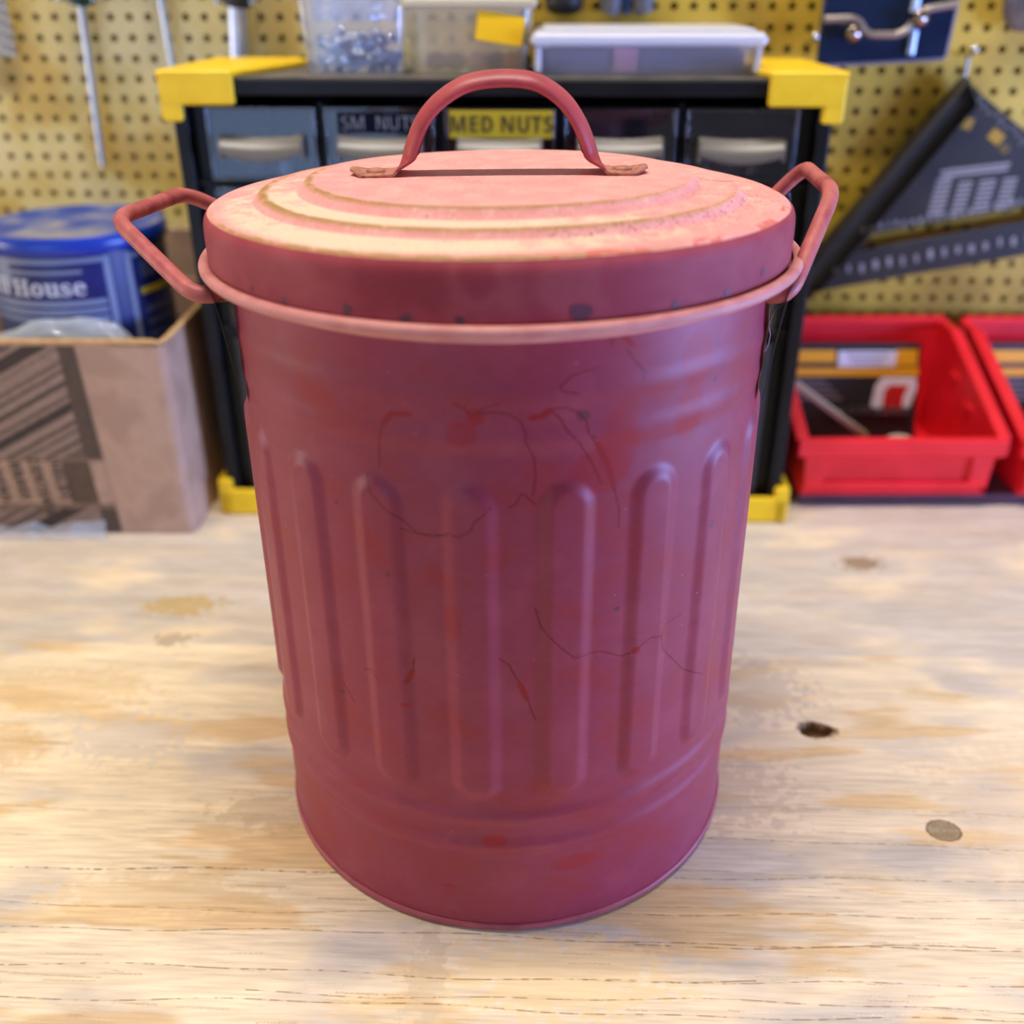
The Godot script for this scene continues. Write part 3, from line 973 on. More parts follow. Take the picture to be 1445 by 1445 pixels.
func can_lid() -> void:
	var o := thing("can_lid", "dusty pink round metal lid with arched handle on the trash can", "lid", Vector3(-0.0045, 0.2569, 0))
	o.rotation = Vector3(-0.015, 0, 0.009)
	var top := mat(Color.WHITE, 0.68, 0.0, 0.4)
	top.albedo_texture = lid_paint()
	top.normal_enabled = false
	var rel := [Vector2(0.1072, 0.0190), Vector2(0.1060, 0.0197), Vector2(0.1040, 0.0202), Vector2(0.0980, 0.0207), Vector2(0.0925, 0.0210), Vector2(0.0916, 0.0210), Vector2(0.0908, 0.0215), Vector2(0.0898, 0.0226), Vector2(0.0888, 0.0237), Vector2(0.0881, 0.0241), Vector2(0.0874, 0.0242), Vector2(0.0866, 0.0240), Vector2(0.0858, 0.0239), Vector2(0.0800, 0.0240), Vector2(0.0762, 0.0241),
		Vector2(0.0750, 0.0241), Vector2(0.0742, 0.0246), Vector2(0.0731, 0.0258), Vector2(0.0720, 0.0271), Vector2(0.0713, 0.0276), Vector2(0.0706, 0.0277), Vector2(0.0698, 0.0275), Vector2(0.0690, 0.0274), Vector2(0.0600, 0.0276), Vector2(0.0400, 0.0278), Vector2(0.0, 0.0279)]
	var mb := MB.new()
	var m := rel.size() - 1
	mb.grid(240, m, func(i: int, j: int):
		var a := TAU * i / 240.0 - PI
		var p: Vector2 = rel[j]
		var y := p.y + 0.0003 * sin(a * 3.0 + 1.0) * smooth(0.02, 0.1, p.x)
		return [Vector3(p.x * sin(a), y, p.x * cos(a)), Vector2(p.x * sin(a) / 0.224 + 0.5, p.x * cos(a) / 0.224 + 0.5)], true)
	part("top_panel", mb, top, o)
	var skirt := tri(mat(Color.WHITE, 0.6, 0.0, 0.3), mottle(75, 0.016, [C(146, 54, 64), C(158, 64, 72), C(168, 80, 84), C(156, 60, 70)]), 6.0, 0.04)
	mb = MB.new()
	var prof := [Vector2(0.1078, 0.0012), Vector2(0.1086, 0.0006), Vector2(0.1090, 0.0015), Vector2(0.1090, 0.0060), Vector2(0.1091, 0.0100), Vector2(0.1090, 0.0140), Vector2(0.10885, 0.0158), Vector2(0.1085, 0.0171), Vector2(0.1080, 0.0181), Vector2(0.1072, 0.0190)]
	mb.lathe(Vector3.ZERO, prof, 240)
	part("skirt", mb, skirt, o)
	# dark chips and smudges on the skirt are flakes of bare metal
	mb = MB.new()
	for q in [[-24.0, 0.0035, 0.0022], [-14.0, 0.002, 0.0028], [-5.5, 0.0022, 0.0022], [13.0, 0.0034, 0.0046], [29.5, 0.0026, 0.0019], [41.0, 0.003, 0.0016], [52.0, 0.006, 0.002], [-37.0, 0.003, 0.0016], [-46.0, 0.004, 0.0014]]:
		var a := deg_to_rad(q[0])
		mb.xf = Transform3D(Basis(Vector3.UP, a), Vector3.ZERO)
		var ring := []
		var mid := mb.vert(Vector3(0, q[1], 0.10916), Vector3(0, 0, 1))
		for k in 14:
			var g := TAU * k / 14.0
			var rr: float = q[2] * 0.72 * (1.0 + 0.18 * sin(g * 3.0 + q[0]))
			var px := rr * cos(g)
			ring.append(mb.vert(Vector3(px, maxf(q[1] + rr * sin(g), 0.0008), sqrt(0.10916 * 0.10916 - px * px)), Vector3(0, 0, 1)))
		for k in 14:
			mb.tri(mid, ring[k], ring[(k + 1) % 14])
	var chip := part("bare_patches", mb, mat(C(100, 46, 58), 0.6), o)
	chip.set_meta("kind", "stuff")
	# arched strap handle
	var base_y := 0.0286
	var path := [Vector2(-0.0555, 0.0), Vector2(-0.0475, 0.0), Vector2(-0.0400, 0.0002), Vector2(-0.0378, 0.0016), Vector2(-0.0362, 0.0048), Vector2(-0.0346, 0.0100), Vector2(-0.0310, 0.0180), Vector2(-0.0255, 0.0248), Vector2(-0.0185, 0.0300), Vector2(-0.0110, 0.0333), Vector2(0.0, 0.0348),
		Vector2(0.0115, 0.0341), Vector2(0.0195, 0.0310), Vector2(0.0265, 0.0256), Vector2(0.0320, 0.0180), Vector2(0.0354, 0.0105), Vector2(0.0372, 0.0050), Vector2(0.0388, 0.0018), Vector2(0.0410, 0.0003), Vector2(0.0480, 0.0), Vector2(0.0552, 0.0)]
	var cur := Curve2D.new()
	for k in path.size():
		var d := Vector2.ZERO
		if k > 0 and k < path.size() - 1:
			d = (path[k + 1] - path[k - 1]) / 6.0
		cur.add_point(path[k], -d, d)
	var pts := cur.tessellate_even_length(5, 0.0012)
	var total := pts.size() - 1
	var cut0 := 0
	while pts[cut0].y < 0.0012:
		cut0 += 1
	var cut1 := total
	while pts[cut1].y < 0.0012:
		cut1 -= 1
	var strap := tri(mat(Color.WHITE, 0.45), mottle(76, 0.02, [C(150, 48, 54), C(166, 62, 66), C(174, 74, 74)]), 8.0, 0.1)
	var rust := tri(mat(Color.WHITE, 0.7), mottle(77, 0.05, [C(138, 84, 62), C(176, 116, 92), C(190, 124, 106)]), 20.0, 0.3)
	for seg in [[cut0, cut1, "strap_handle"], [0, cut0, "handle_foot"], [cut1, total, "handle_foot"]]:
		var j0: int = seg[0]
		var nj: int = seg[1] - j0
		mb = MB.new()
		mb.grid(32, nj, func(i: int, jj: int):
			var j := jj + j0
			var p := pts[j]
			var t := (pts[mini(j + 1, total)] - pts[maxi(j - 1, 0)]).normalized()
			var nr := Vector2(-t.y, t.x)
			var up := smooth(0.0012, 0.0075, p.y)
			var lip := 0.0047 * up
			var hw := lerpf(0.0098, 0.0082, up)
			var end := minf(p.x + 0.0555, 0.0552 - p.x)
			hw *= clampf(0.3 + end / 0.007, 0.0, 1.0)
			var k := i % 32
			var a := 0.0
			var z := 0.0
			var y := 0.0
			if k < 16:
				a = lerpf(-PI / 2, PI / 2, k / 15.0)
				z = hw * sin(a)
				y = -lip * (1.0 - cos(a))
			else:
				a = lerpf(PI / 2, -PI / 2, (k - 16) / 15.0)
				z = (hw - 0.0008 * up) * sin(a)
				y = -lip * (1.0 - cos(a)) - 0.0010
			var q := p + nr * y
			var curl := 0.0016 * smooth(0.006, 0.0, end)
			return [Vector3(q.x, base_y + q.y + curl, z), Vector2(k / 32.0, float(j) / total)], true)
		part(seg[2], mb, strap if j0 == cut0 else rust, o)
	for x in [-0.0462, 0.0462]:
		mb = MB.new()
		mb.lathe(Vector3(x, base_y + 0.0001, 0), [Vector2(0.0036, -0.0005), Vector2(0.0035, 0.0004), Vector2(0.0029, 0.0010), Vector2(0.0016, 0.0013), Vector2(0.0, 0.0014)], 24)
		part("rivet", mb, rust, o)

func cabinet() -> void:
	var o := thing("parts_cabinet", "black small-parts drawer cabinet with yellow corner brackets behind the pink can", "cabinet", Vector3(-0.0077, 0, -0.262))
	o.rotation.y = -0.034
	var black := tri(mat(Color.WHITE, 0.42, 0.0, 0.35), mottle(81, 0.02, [C(13, 14, 16), C(21, 22, 25)]), 4.0, 0.06)
	var dusty := tri(mat(Color.WHITE, 0.7), mottle(82, 0.02, [C(74, 70, 64), C(112, 104, 92), C(92, 86, 76)]), 4.0)
	var yellow := tri(mat(Color.WHITE, 0.5), mottle(83, 0.03, [C(240, 196, 14), C(248, 208, 28)]), 5.0, 0.12)
	var wl := 0.2025
	var dp := 0.155
	var mb := MB.new()
	for s in [-1, 1]:
		mb.box(Vector3(s * (wl - 0.0045), 0.148, -dp * 0.5), Vector3(0.009, 0.286, dp), 0.0015)
		mb.box(Vector3(s * (wl - 0.0145), 0.148, -0.012), Vector3(0.0112, 0.282, 0.006), 0.001)
	mb.box(Vector3(0, 0.148, -dp + 0.003), Vector3(0.39, 0.28, 0.005), 0.001)
	mb.box(Vector3(0, 0.0125, -dp * 0.5), Vector3(0.39, 0.009, dp), 0.001)
	for y in [0.2359, 0.1879, 0.1399]:
		mb.box(Vector3(0, y, -dp * 0.5 - 0.002), Vector3(0.386, 0.003, dp - 0.006), 0.0006)
	for k in 4:
		mb.box(Vector3((k - 1.5) * 0.0744, 0.2115, -dp * 0.5 - 0.002), Vector3(0.0025, 0.145, dp - 0.008), 0.0006)
	part("carcass", mb, black, o)
	boxpart("top_board", Vector3(0, 0.29265, -dp * 0.5), Vector3(0.396, 0.0098, dp), 0.0015, black, o)
	boxpart("top_dust", Vector3(0, 0.29785, -dp * 0.5), Vector3(0.392, 0.0006, dp - 0.004), 0.0002, dusty, o)
	# corner brackets
	for s in [-1, 1]:
		mb = MB.new()
		mb.box(Vector3(s * 0.1845, 0.29255, 0.0022), Vector3(0.0460, 0.0195, 0.0050), 0.0018)
		mb.box(Vector3(s * 0.2010, 0.2875, 0.0020), Vector3(0.0130, 0.0285, 0.0050), 0.0018)
		mb.box(Vector3(s * 0.2055, 0.2885, -0.0600), Vector3(0.0045, 0.0270, 0.1280), 0.0015)
		# top plate with a sweeping inner edge
		var poly := PackedVector2Array([Vector2(0.2078, 0.0045), Vector2(0.1620, 0.0045), Vector2(0.1615, -0.0050), Vector2(0.1590, -0.0150)])
		for k in 9:
			var t := k / 8.0
			poly.append(Vector2(0.1590 - 0.0190 * sin(t * PI * 0.5), -0.0150 - 0.095 * t))
		poly.append(Vector2(0.1500, -0.1230))
		poly.append(Vector2(0.2078, -0.1240))
		var pl2 := PackedVector2Array()
		for q in poly:
			pl2.append(Vector2(s * q.x, q.y))
		mb.xf = Transform3D(Basis(Vector3(1, 0, 0), Vector3(0, 0, 1), Vector3(0, 1, 0)), Vector3.ZERO)
		mb.prism(pl2, 0.2979, 0.3028, 0.0014)
		part("corner_bracket", mb, yellow, o)
		mb = MB.new()
		mb.box(Vector3(s * 0.1890, 0.0100, 0.0020), Vector3(0.0375, 0.0196, 0.0060), 0.0016)
		mb.box(Vector3(s * 0.2028, 0.0143, 0.0020), Vector3(0.0105, 0.0282, 0.0060), 0.0016)
		mb.box(Vector3(s * 0.2062, 0.0142, -0.0250), Vector3(0.0045, 0.0280, 0.0540), 0.0015)
		mb.box(Vector3(s * 0.1890, 0.0025, -0.0250), Vector3(0.0340, 0.0048, 0.0540), 0.0012)
		part("foot_bracket", mb, yellow, o)
		boxpart("back_foot", Vector3(s * 0.185, 0.0042, -0.14), Vector3(0.03, 0.0082, 0.02), 0.001, black, o)
	# drawers: three rows of five, and three deep ones below
	var smoke := glass(C(34, 37, 44), 0.30, 0.06)
	smoke.metallic_specular = 0.6
	var frost := mat(C(108, 102, 90), 0.32)
	frost.backlight_enabled = true
	frost.backlight = Color(0.12, 0.12, 0.11)
	var tray := mat(C(44, 44, 46), 0.5)
	var navy := mat(C(12, 16, 30), 0.85, 0.0, 0.2)
	var ylab := mat(C(178, 158, 18), 0.55)
	var inkw := mat(C(112, 114, 124), 0.8)
	var inkb := mat(C(72, 62, 12), 0.6)
	for row in 3:
		for k in 5:
			var d := Node3D.new()
			d.position = Vector3((k - 2) * 0.0744, 0.2375 - row * 0.048, -0.0040)
			o.add_child(d, true)
			number(d, "drawer")
			boxpart("front_panel", Vector3(0, 0.0222, 0), Vector3(0.0690, 0.0440, 0.0022), 0.0009, smoke, d)
			mb = MB.new()
			for s in [-1, 1]:
				mb.box(Vector3(s * 0.0333, 0.0222, 0.0014), Vector3(0.0022, 0.0440, 0.0022), 0.0008)
				mb.box(Vector3(0, 0.0222 + s * 0.0209, 0.0014), Vector3(0.0650, 0.0022, 0.0022), 0.0008)
			part("front_frame", mb, smoke, d)
			mb = MB.new()
			mb.box(Vector3(0, 0.0015, -0.0700), Vector3(0.0660, 0.0015, 0.1380), 0.0005)
			for s in [-1, 1]:
				mb.box(Vector3(s * 0.0325, 0.0180, -0.0700), Vector3(0.0014, 0.0320, 0.1380), 0.0005)
			mb.box(Vector3(0, 0.0180, -0.1385), Vector3(0.0660, 0.0320, 0.0014), 0.0005)
			part("tray", mb, tray, d)
			# pull: a scooped lip
			mb = MB.new()
			mb.grid(20, 8, func(i: int, j: int):
				var x := (i / 20.0 - 0.5) * 0.0520
				var t := j / 8.0
				var bow := 0.0018 * (x / 0.026) * (x / 0.026)
				return [Vector3(x, 0.0262 + bow - 0.0105 * t - 0.003 * t * (1.0 - (x / 0.026) * (x / 0.026)), 0.0016 + 0.0085 * sin(t * PI * 0.62)), Vector2(i / 20.0, t)], false, true)
			for s in [-1, 1]:
				mb.box(Vector3(s * 0.0258, 0.0200, 0.0045), Vector3(0.0014, 0.0125, 0.0080), 0.0004)
			part("pull", mb, frost, d)
			if row == 0 and k == 1:
				boxpart("label", Vector3(0.0005, 0.0350, 0.0022), Vector3(0.0530, 0.0120, 0.0008), 0.0003, navy, d)
				var t: MeshInstance3D = put("lettering", lettering("SM  NUTS", 0.0082), inkw, d)
				t.position = Vector3(0.0005, 0.0350, 0.0028)
			if row == 0 and k == 2:
				boxpart("label", Vector3(0.0010, 0.0345, 0.0024), Vector3(0.0640, 0.0160, 0.0008), 0.0003, ylab, d)
				var t: MeshInstance3D = put("lettering", lettering("MED NUTS", 0.0094, false, 0.0003, 0.0, true), inkb, d)
				t.position = Vector3(0.0010, 0.0345, 0.0030)
	for k in 3:
		var d := Node3D.new()
		d.position = Vector3((k - 1) * 0.1235, 0.0185, -0.0040)
		o.add_child(d, true)
		number(d, "deep_drawer")
		boxpart("front_panel", Vector3(0, 0.0580, 0), Vector3(0.1210, 0.1140, 0.0025), 0.0010, tray, d)
		boxpart("pull", Vector3(0, 0.0950, 0.0070), Vector3(0.0900, 0.0080, 0.0120), 0.0020, frost, d)
		mb = MB.new()
		mb.box(Vector3(0, 0.0020, -0.0700), Vector3(0.1180, 0.0020, 0.1380), 0.0005)
		for s in [-1, 1]:
			mb.box(Vector3(s * 0.0580, 0.0450, -0.0700), Vector3(0.0016, 0.0860, 0.1380), 0.0005)
		part("tray", mb, tray, d)
	# loose nuts in the top row
	var rng := RandomNumberGenerator.new()
	rng.seed = 77
	var nut_col := [[C(92, 96, 104), C(120, 122, 128)], [C(150, 130, 70), C(120, 118, 110)], [C(176, 138, 40), C(150, 118, 40)], [C(70, 50, 48), C(92, 62, 54)], [C(140, 84, 70), C(110, 92, 84)]]
	var hexo := MB.new()
	var ring := PackedVector2Array()
	for k in 6:
		ring.append(Vector2(cos(TAU * k / 6.0), sin(TAU * k / 6.0)) * 0.0058)
	hexo.prism(ring, -0.0022, 0.0022, 0.0005)
	var hm := hexo.mesh()
	for k in 5:
		var mm := MultiMesh.new()
		mm.transform_format = MultiMesh.TRANSFORM_3D
		mm.use_colors = true
		mm.mesh = hm
		var many := 90 if k == 2 else 60
		mm.instance_count = many
		for q in many:
			var lay := int(q / 24.0)
			var b := Basis.from_euler(Vector3(rng.randf_range(-1.4, 1.4), rng.randf_range(0, 6), rng.randf_range(-1.4, 1.4)))
			mm.set_instance_transform(q, Transform3D(b, Vector3(rng.randf_range(-0.025, 0.025), 0.0068 + lay * 0.0068, rng.randf_range(-0.05, -0.008))))
			mm.set_instance_color(q, nut_col[k][q % 2].srgb_to_linear())
		var mi := MultiMeshInstance3D.new()
		mi.multimesh = mm
		var nm := mat(Color.WHITE, 0.4, 0.4)
		nm.vertex_color_use_as_albedo = true
		mi.material_override = nm
		mi.position = o.transform * Vector3((k - 2) * 0.0744, 0.2375, -0.0040)
		mi.rotation.y = o.rotation.y
		add_child(mi, true)
		number(mi, "loose_nuts")
		mi.set_meta("kind", "stuff")
		tag(mi, ["grey loose nuts in the leftmost clear drawer of the cabinet", "loose nuts in the clear drawer with the navy label", "brassy loose nuts in the clear drawer with the yellow label", "dark loose nuts in the clear drawer right of the yellow label", "rusty loose nuts in the rightmost clear drawer of the cabinet"][k], "nuts")

# a tapered, round-cornered open tub; s0 = size at the foot, s1 = size at the top (x, z)
func tub(mb: MB, s0: Vector2, s1: Vector2, y0: float, y1: float, cr: float, wall := 0.0) -> void:
	var per := 48
	mb.grid(per, 6, func(i: int, j: int):
		var t := j / 6.0
		var s := s0.lerp(s1, t) * 0.5 - Vector2.ONE * wall
		var a := TAU * i / per
		var e := 0.22 if cr < 0.01 else 0.4
		var x := s.x * signf(cos(a)) * pow(absf(cos(a)), e)
		var z := s.y * signf(sin(a)) * pow(absf(sin(a)), e)
		return [Vector3(x, lerpf(y0, y1, t), z), Vector2(float(i) / per, t)], true, true)

func cabinet_top_things() -> void:
	var top := 0.2982
	var rng := RandomNumberGenerator.new()
	rng.seed = 31
	# clear cup of bright hardware
	var clear := glass(C(170, 192, 236), 0.22, 0.05)  # blue tint paints in the sky reflected by the plastic
	clear.metallic_specular = 0.8
	var cup := thing("clear_cup", "tapered clear plastic tub holding shiny screws on the cabinet top", "tub", Vector3(-0.0985, top, -0.318))
	var mb := MB.new()
	tub(mb, Vector2(0.0600, 0.0560), Vector2(0.0720, 0.0680), 0.0004, 0.0750, 0.005)
	mb.box(Vector3(0, 0.0009, 0), Vector3(0.0560, 0.0012, 0.0520), 0.0004)
	part("cup_wall", mb, clear, cup)
	mb = MB.new()
	var lip := []
	for i in 48:
		var a := TAU * i / 48.0
		lip.append(Vector3(0.0366 * signf(cos(a)) * pow(absf(cos(a)), 0.22), 0.0752, 0.0346 * signf(sin(a)) * pow(absf(sin(a)), 0.22)))
	mb.tube(lip, 0.0012, 8, true)
	part("cup_rim", mb, glass(C(220, 228, 240), 0.4, 0.1), cup)
	# added crumpled film that brings a bright bluish sheen into the cup
	var cn := FastNoiseLite.new()
	cn.seed = 23
	cn.frequency = 34.0
	mb = MB.new()
	mb.grid(64, 40, func(i: int, j: int):
		var a := TAU * i / 64.0
		var y := 0.030 + 0.040 * j / 40.0
		var rr := 0.0265 + 0.006 * cn.get_noise_3d(cos(a) * 0.03, y, sin(a) * 0.03)
		return [Vector3(rr * cos(a), y, rr * sin(a)), Vector2(i / 64.0, j / 40.0)], true, true)
	var film := glass(C(196, 214, 250), 0.25, 0.08)
	film.metallic_specular = 0.9
	part("added_sheen_film", mb, film, cup)
	var steel := mat(C(176, 184, 196), 0.22, 1.0)
	var screw := MB.new()
	screw.xf = Transform3D(Basis(Vector3.RIGHT, PI / 2), Vector3.ZERO)
	screw.lathe(Vector3.ZERO, [Vector2(0, -0.0085), Vector2(0.0014, -0.0075), Vector2(0.0015, 0.005), Vector2(0.0035, 0.0056), Vector2(0.0036, 0.0066), Vector2(0.0022, 0.0084), Vector2(0, 0.0087)], 12)
	var sm := screw.mesh()
	for k in 46:
		var sc := put("screw", sm, steel, self)
		var lay := int(k / 12.0)
		sc.position = cup.position + Vector3(rng.randf_range(-0.020, 0.020), 0.0050 + lay * 0.0052, rng.randf_range(-0.018, 0.018))
		sc.rotation = Vector3(rng.randf_range(-0.5, 0.5), rng.randf_range(0, 6.2), rng.randf_range(0, 3))
		tag(sc, "shiny steel screw lying loose in the tapered clear plastic tub", "screw", "loose steel screws in the clear tub")
	# milky tub with a yellow block and dark odds and ends
	var milk := glass(C(214, 204, 174), 0.40, 0.2)
	var milky := thing("milky_tub", "milky cream plastic box with a yellow label beside the clear tub", "tub", Vector3(-0.0262, top, -0.3250))
	mb = MB.new()
	tub(mb, Vector2(0.0740, 0.0680), Vector2(0.0790, 0.0730), 0.0004, 0.0375, 0.005)
	mb.box(Vector3(0, 0.0009, 0), Vector3(0.0700, 0.0012, 0.0640), 0.0004)
	part("tub_wall", mb, milk, milky)
	boxpart("lid", Vector3(0, 0.0402, 0), Vector3(0.0830, 0.0060, 0.0780), 0.0020, mat(C(206, 194, 160), 0.45), milky)
	var yb := boxpart("yellow_label", Vector3.ZERO, Vector3(0.0290, 0.0165, 0.0014), 0.0005, mat(C(252, 200, 0), 0.5), milky)
	yb.position = Vector3(0.0190, 0.0262, 0.0372)
	yb.rotation = Vector3(-0.07, 0, -0.14)
	yb.set_meta("label", "bright yellow label")
	var odd := [[-0.048, 0.0075, C(110, 54, 62)], [-0.036, 0.0065, C(58, 40, 44)], [-0.022, 0.0075, C(196, 134, 104)], [-0.010, 0.0070, C(52, 46, 50)], [0.000, 0.0080, C(206, 140, 70)], [0.006, 0.0060, C(60, 34, 40)]]
	var odl := ["dull red round bead at the left end in the milky box", "small dark bead second from left in the milky box", "salmon round bead in the middle of the milky box", "charcoal bead right of the salmon one in the milky box", "orange bead under the yellow label in the milky box", "dark bead at the right end in the milky box"]
	for k in odd.size():
		mb = MB.new()
		mb.lathe(Vector3.ZERO, [Vector2(0.0015, 0), Vector2(0.0055, 0.0012), Vector2(0.0068, 0.0045), Vector2(0.0055, 0.0090), Vector2(0.0018, 0.0105), Vector2(0.0015, 0)], 20)
		var b := part("bead", mb, mat(odd[k][2], 0.5), self)
		b.position = Vector3(odd[k][0], top + 0.0020, -0.3000 - 0.003 * (k % 2))
		tag(b, odl[k], "bead", "beads in the milky box")
	# flat organiser case
	var case := thing("organizer_case", "flat frosted white organizer case lying on the cabinet top", "case", Vector3(0.0845, top, -0.3230))
	case.rotation.y = -0.034
	var frost := glass(C(216, 218, 236), 0.30, 0.2)
	var lidm := mat(C(214, 216, 226), 0.3)
	lidm.backlight_enabled = true
	lidm.backlight = Color(0.2, 0.2, 0.22)
	mb = MB.new()
	tub(mb, Vector2(0.1360, 0.0880), Vector2(0.1400, 0.0920), 0.0004, 0.0165, 0.005)
	mb.box(Vector3(0, 0.0009, 0), Vector3(0.1300, 0.0012, 0.0820), 0.0004)
	part("case_base", mb, frost, case)
	mb = MB.new()
	mb.box(Vector3(0, 0.0202, 0), Vector3(0.1440, 0.0088, 0.0950), 0.0034)
	mb.box(Vector3(0, 0.0252, 0), Vector3(0.1300, 0.0030, 0.0820), 0.0014)
	part("case_lid", mb, lidm, case)
	for s in [-1, 1]:
		boxpart("case_corner", Vector3(s * 0.0670, 0.0090, 0.0435), Vector3(0.0040, 0.0150, 0.0040), 0.0012, lidm, case)
	for q in [[-0.0430, 0.0420, C(92, 100, 122), "blue-grey folded sheet at the left end inside the flat frosted case"], [0.0280, 0.0640, C(84, 92, 118), "blue-grey folded sheet at the right end inside the flat frosted case"]]:
		var it := thing("folded_sheet", q[3], "sheet", case.transform * Vector3(q[0], 0.0018, 0.0180))
		it.rotation.y = -0.034
		boxpart("sheet", Vector3(0, 0.0063, 0), Vector3(q[1], 0.0126, 0.0400), 0.0015, mat(q[2], 0.7), it)
	var card := thing("pink_card", "pink and white card between the folded sheets inside the flat frosted case", "card", case.transform * Vector3(-0.0130, 0.0018, 0.0250))
	card.rotation.y = -0.034
	boxpart("card", Vector3(0, 0.0070, 0), Vector3(0.0150, 0.0140, 0.0300), 0.0008, mat(C(222, 150, 168), 0.7), card)

func left_box() -> void:
	var o := thing("cardboard_box", "open brown cardboard box with dark striped print standing left of the pink can", "box", Vector3(-0.3480, 0, -0.2350))
	var kraft := tri(mat(Color.WHITE, 0.8), mottle(91, 0.02, [C(172, 140, 116), C(188, 156, 130), C(180, 148, 122)]), 4.0, 0.06)
	var edge := tri(mat(Color.WHITE, 0.85), mottle(92, 0.06, [C(188, 146, 94), C(206, 166, 110)]), 6.0)
	var w := 0.2420
	var h := 0.1425
	var dp := 0.1650
	var mb := MB.new()
	# rounded front right corner: front and right side in one bent sheet
	mb.grid(40, 14, func(i: int, j: int):
		var t := float(j) / 14.0
		var p := Vector3.ZERO
		var lean := 0.0015 * sin(t * 2.5)
		var y := lerpf(0.0005, h - (0.003 if i > 15 and i < 25 else 0.0), t)
		if i < 18:
			p = Vector3(lerpf(-w * 0.5, w * 0.5 - 0.006, i / 18.0), y, lean)
		elif i <= 24:
			var a := (i - 18) / 6.0 * PI * 0.5
			p = Vector3(w * 0.5 - 0.006 + 0.006 * sin(a), y, -0.006 + 0.006 * cos(a) + lean * (1.0 - (i - 18) / 6.0))
		else:
			p = Vector3(w * 0.5 + 0.0015 * sin((i - 24) / 16.0 * PI), y, lerpf(-0.006, -dp, (i - 24) / 16.0))
		return [p, Vector2(p.x, -y)], false, false)
	part("front_and_side", mb, kraft, o)
	mb = MB.new()
	mb.box(Vector3(0, 0.0012, -dp * 0.5), Vector3(w - 0.006, 0.0020, dp - 0.006), 0.0004)
	mb.box(Vector3(-w * 0.5 + 0.0015, h * 0.5, -dp * 0.5), Vector3(0.0030, h - 0.002, dp - 0.004), 0.0006)
	mb.box(Vector3(0, h * 0.5, -dp + 0.0015), Vector3(w - 0.002, h - 0.002, 0.0030), 0.0006)
	mb.box(Vector3(0, h * 0.5 - 0.001, -0.0035), Vector3(w - 0.014, h - 0.006, 0.0025), 0.0006)
	mb.box(Vector3(w * 0.5 - 0.0035, h * 0.5 - 0.001, -dp * 0.5), Vector3(0.0025, h - 0.006, dp - 0.016), 0.0006)
	part("inner_walls", mb, kraft, o)
	# the raw cut edge along the rim
	mb = MB.new()
	mb.tube([Vector3(-w * 0.5, h, -0.0012), Vector3(w * 0.5 - 0.010, h - 0.0004, -0.0010), Vector3(w * 0.5 - 0.004, h - 0.0022, -0.0035), Vector3(w * 0.5 - 0.001, h - 0.0008, -0.010), Vector3(w * 0.5, h, -0.05), Vector3(w * 0.5 - 0.0005, h, -dp)], 0.0022, 8)
	part("cut_edge", mb, edge, o)
	# a flap standing up at the back
	mb = MB.new()
	mb.box(Vector3(0.0960, 0.0930, -dp - 0.0005), Vector3(0.0480, 0.1750, 0.0028), 0.0008)
	part("back_flap", mb, kraft, o)
	# printed panel: dark diagonal stripes, then a text block that reads up the box
	var cv := Canvas.new(512, 512)
	var nz := noise("", 93, 0.04, 3, 256, 256)
	for y in 512:
		for x in 512:
			var n := nz.get_pixel(x & 255, y & 255).r - 0.5
			var cc := C(146, 122, 106)
			var t := fposmod(x * 0.82 + y * 1.18 + 30.0, 512.0)
			for q in [[20, 14], [60, 8], [92, 30], [140, 10], [166, 12], [200, 10], [238, 34], [282, 8], [310, 18], [340, 8], [352, 8], [392, 40], [430, 6], [470, 12], [496, 8]]:
				if absf(t - q[0]) < q[1] * 0.5:
					cc = C(104, 86, 74) if int(q[0]) % 4 else C(64, 52, 44)
			if x > 478:
				cc = C(86, 70, 58)
			if y > 296 and y < 440:
				cc = C(176, 146, 122)
				if x > 430 and x < 484:
					cc = C(92, 74, 58)
				if y > 424 or y < 304:
					cc = C(128, 102, 82)
			var l := 1.0 + n * 0.18
			cv.blend(x, y, Color(cc.r * l, cc.g * l, cc.b * l), 1.0)
	var pm := mat(Color.WHITE, 0.75)
	pm.albedo_texture = cv.texture()
	mb = MB.new()
	var pw := 0.0460 + 0.0660
	mb.grid(6, 12, func(i: int, j: int):
		var t := j / 12.0
		var sh := 0.010 * (1.0 - t)
		var x := lerpf(-0.0480 - 0.066, -0.0480 + 0.0660 * 0.0 + 0.1120 - 0.0 + sh, i / 6.0)
		x = lerpf(-w * 0.5 + 0.001, 0.0630 + sh * 0.6, i / 6.0)
		return [Vector3(x, lerpf(0.0015, h - 0.002, t), 0.0016 * sin(t * 2.5) + 0.0004), Vector2(i / 6.0, 1.0 - t)], false, false)
	pw = pw
	part("printed_panel", mb, pm, o)
	var ink := mat(C(74, 60, 46), 0.8)
	var k := 0
	for s in ["P HEAD", "BRASS", "CENTER'S", "HELDS"]:
		var t: MeshInstance3D = put("lettering", lettering(s, 0.0072, false, 0.0002, 0.0, true), ink, o)
		t.rotation.z = -PI / 2 + 0.09
		t.position = Vector3(-0.0080 + k * 0.0140, 0.0435 - (0.005 if k == 2 else 0.0), 0.0026)
		k += 1
	# torn shiny tape along the foot
	var tape := glass(C(206, 212, 226), 0.35, 0.12)
	tape.metallic_specular = 0.8
	mb = MB.new()
	var wob := FastNoiseLite.new()
	wob.seed = 19
	wob.frequency = 30.0
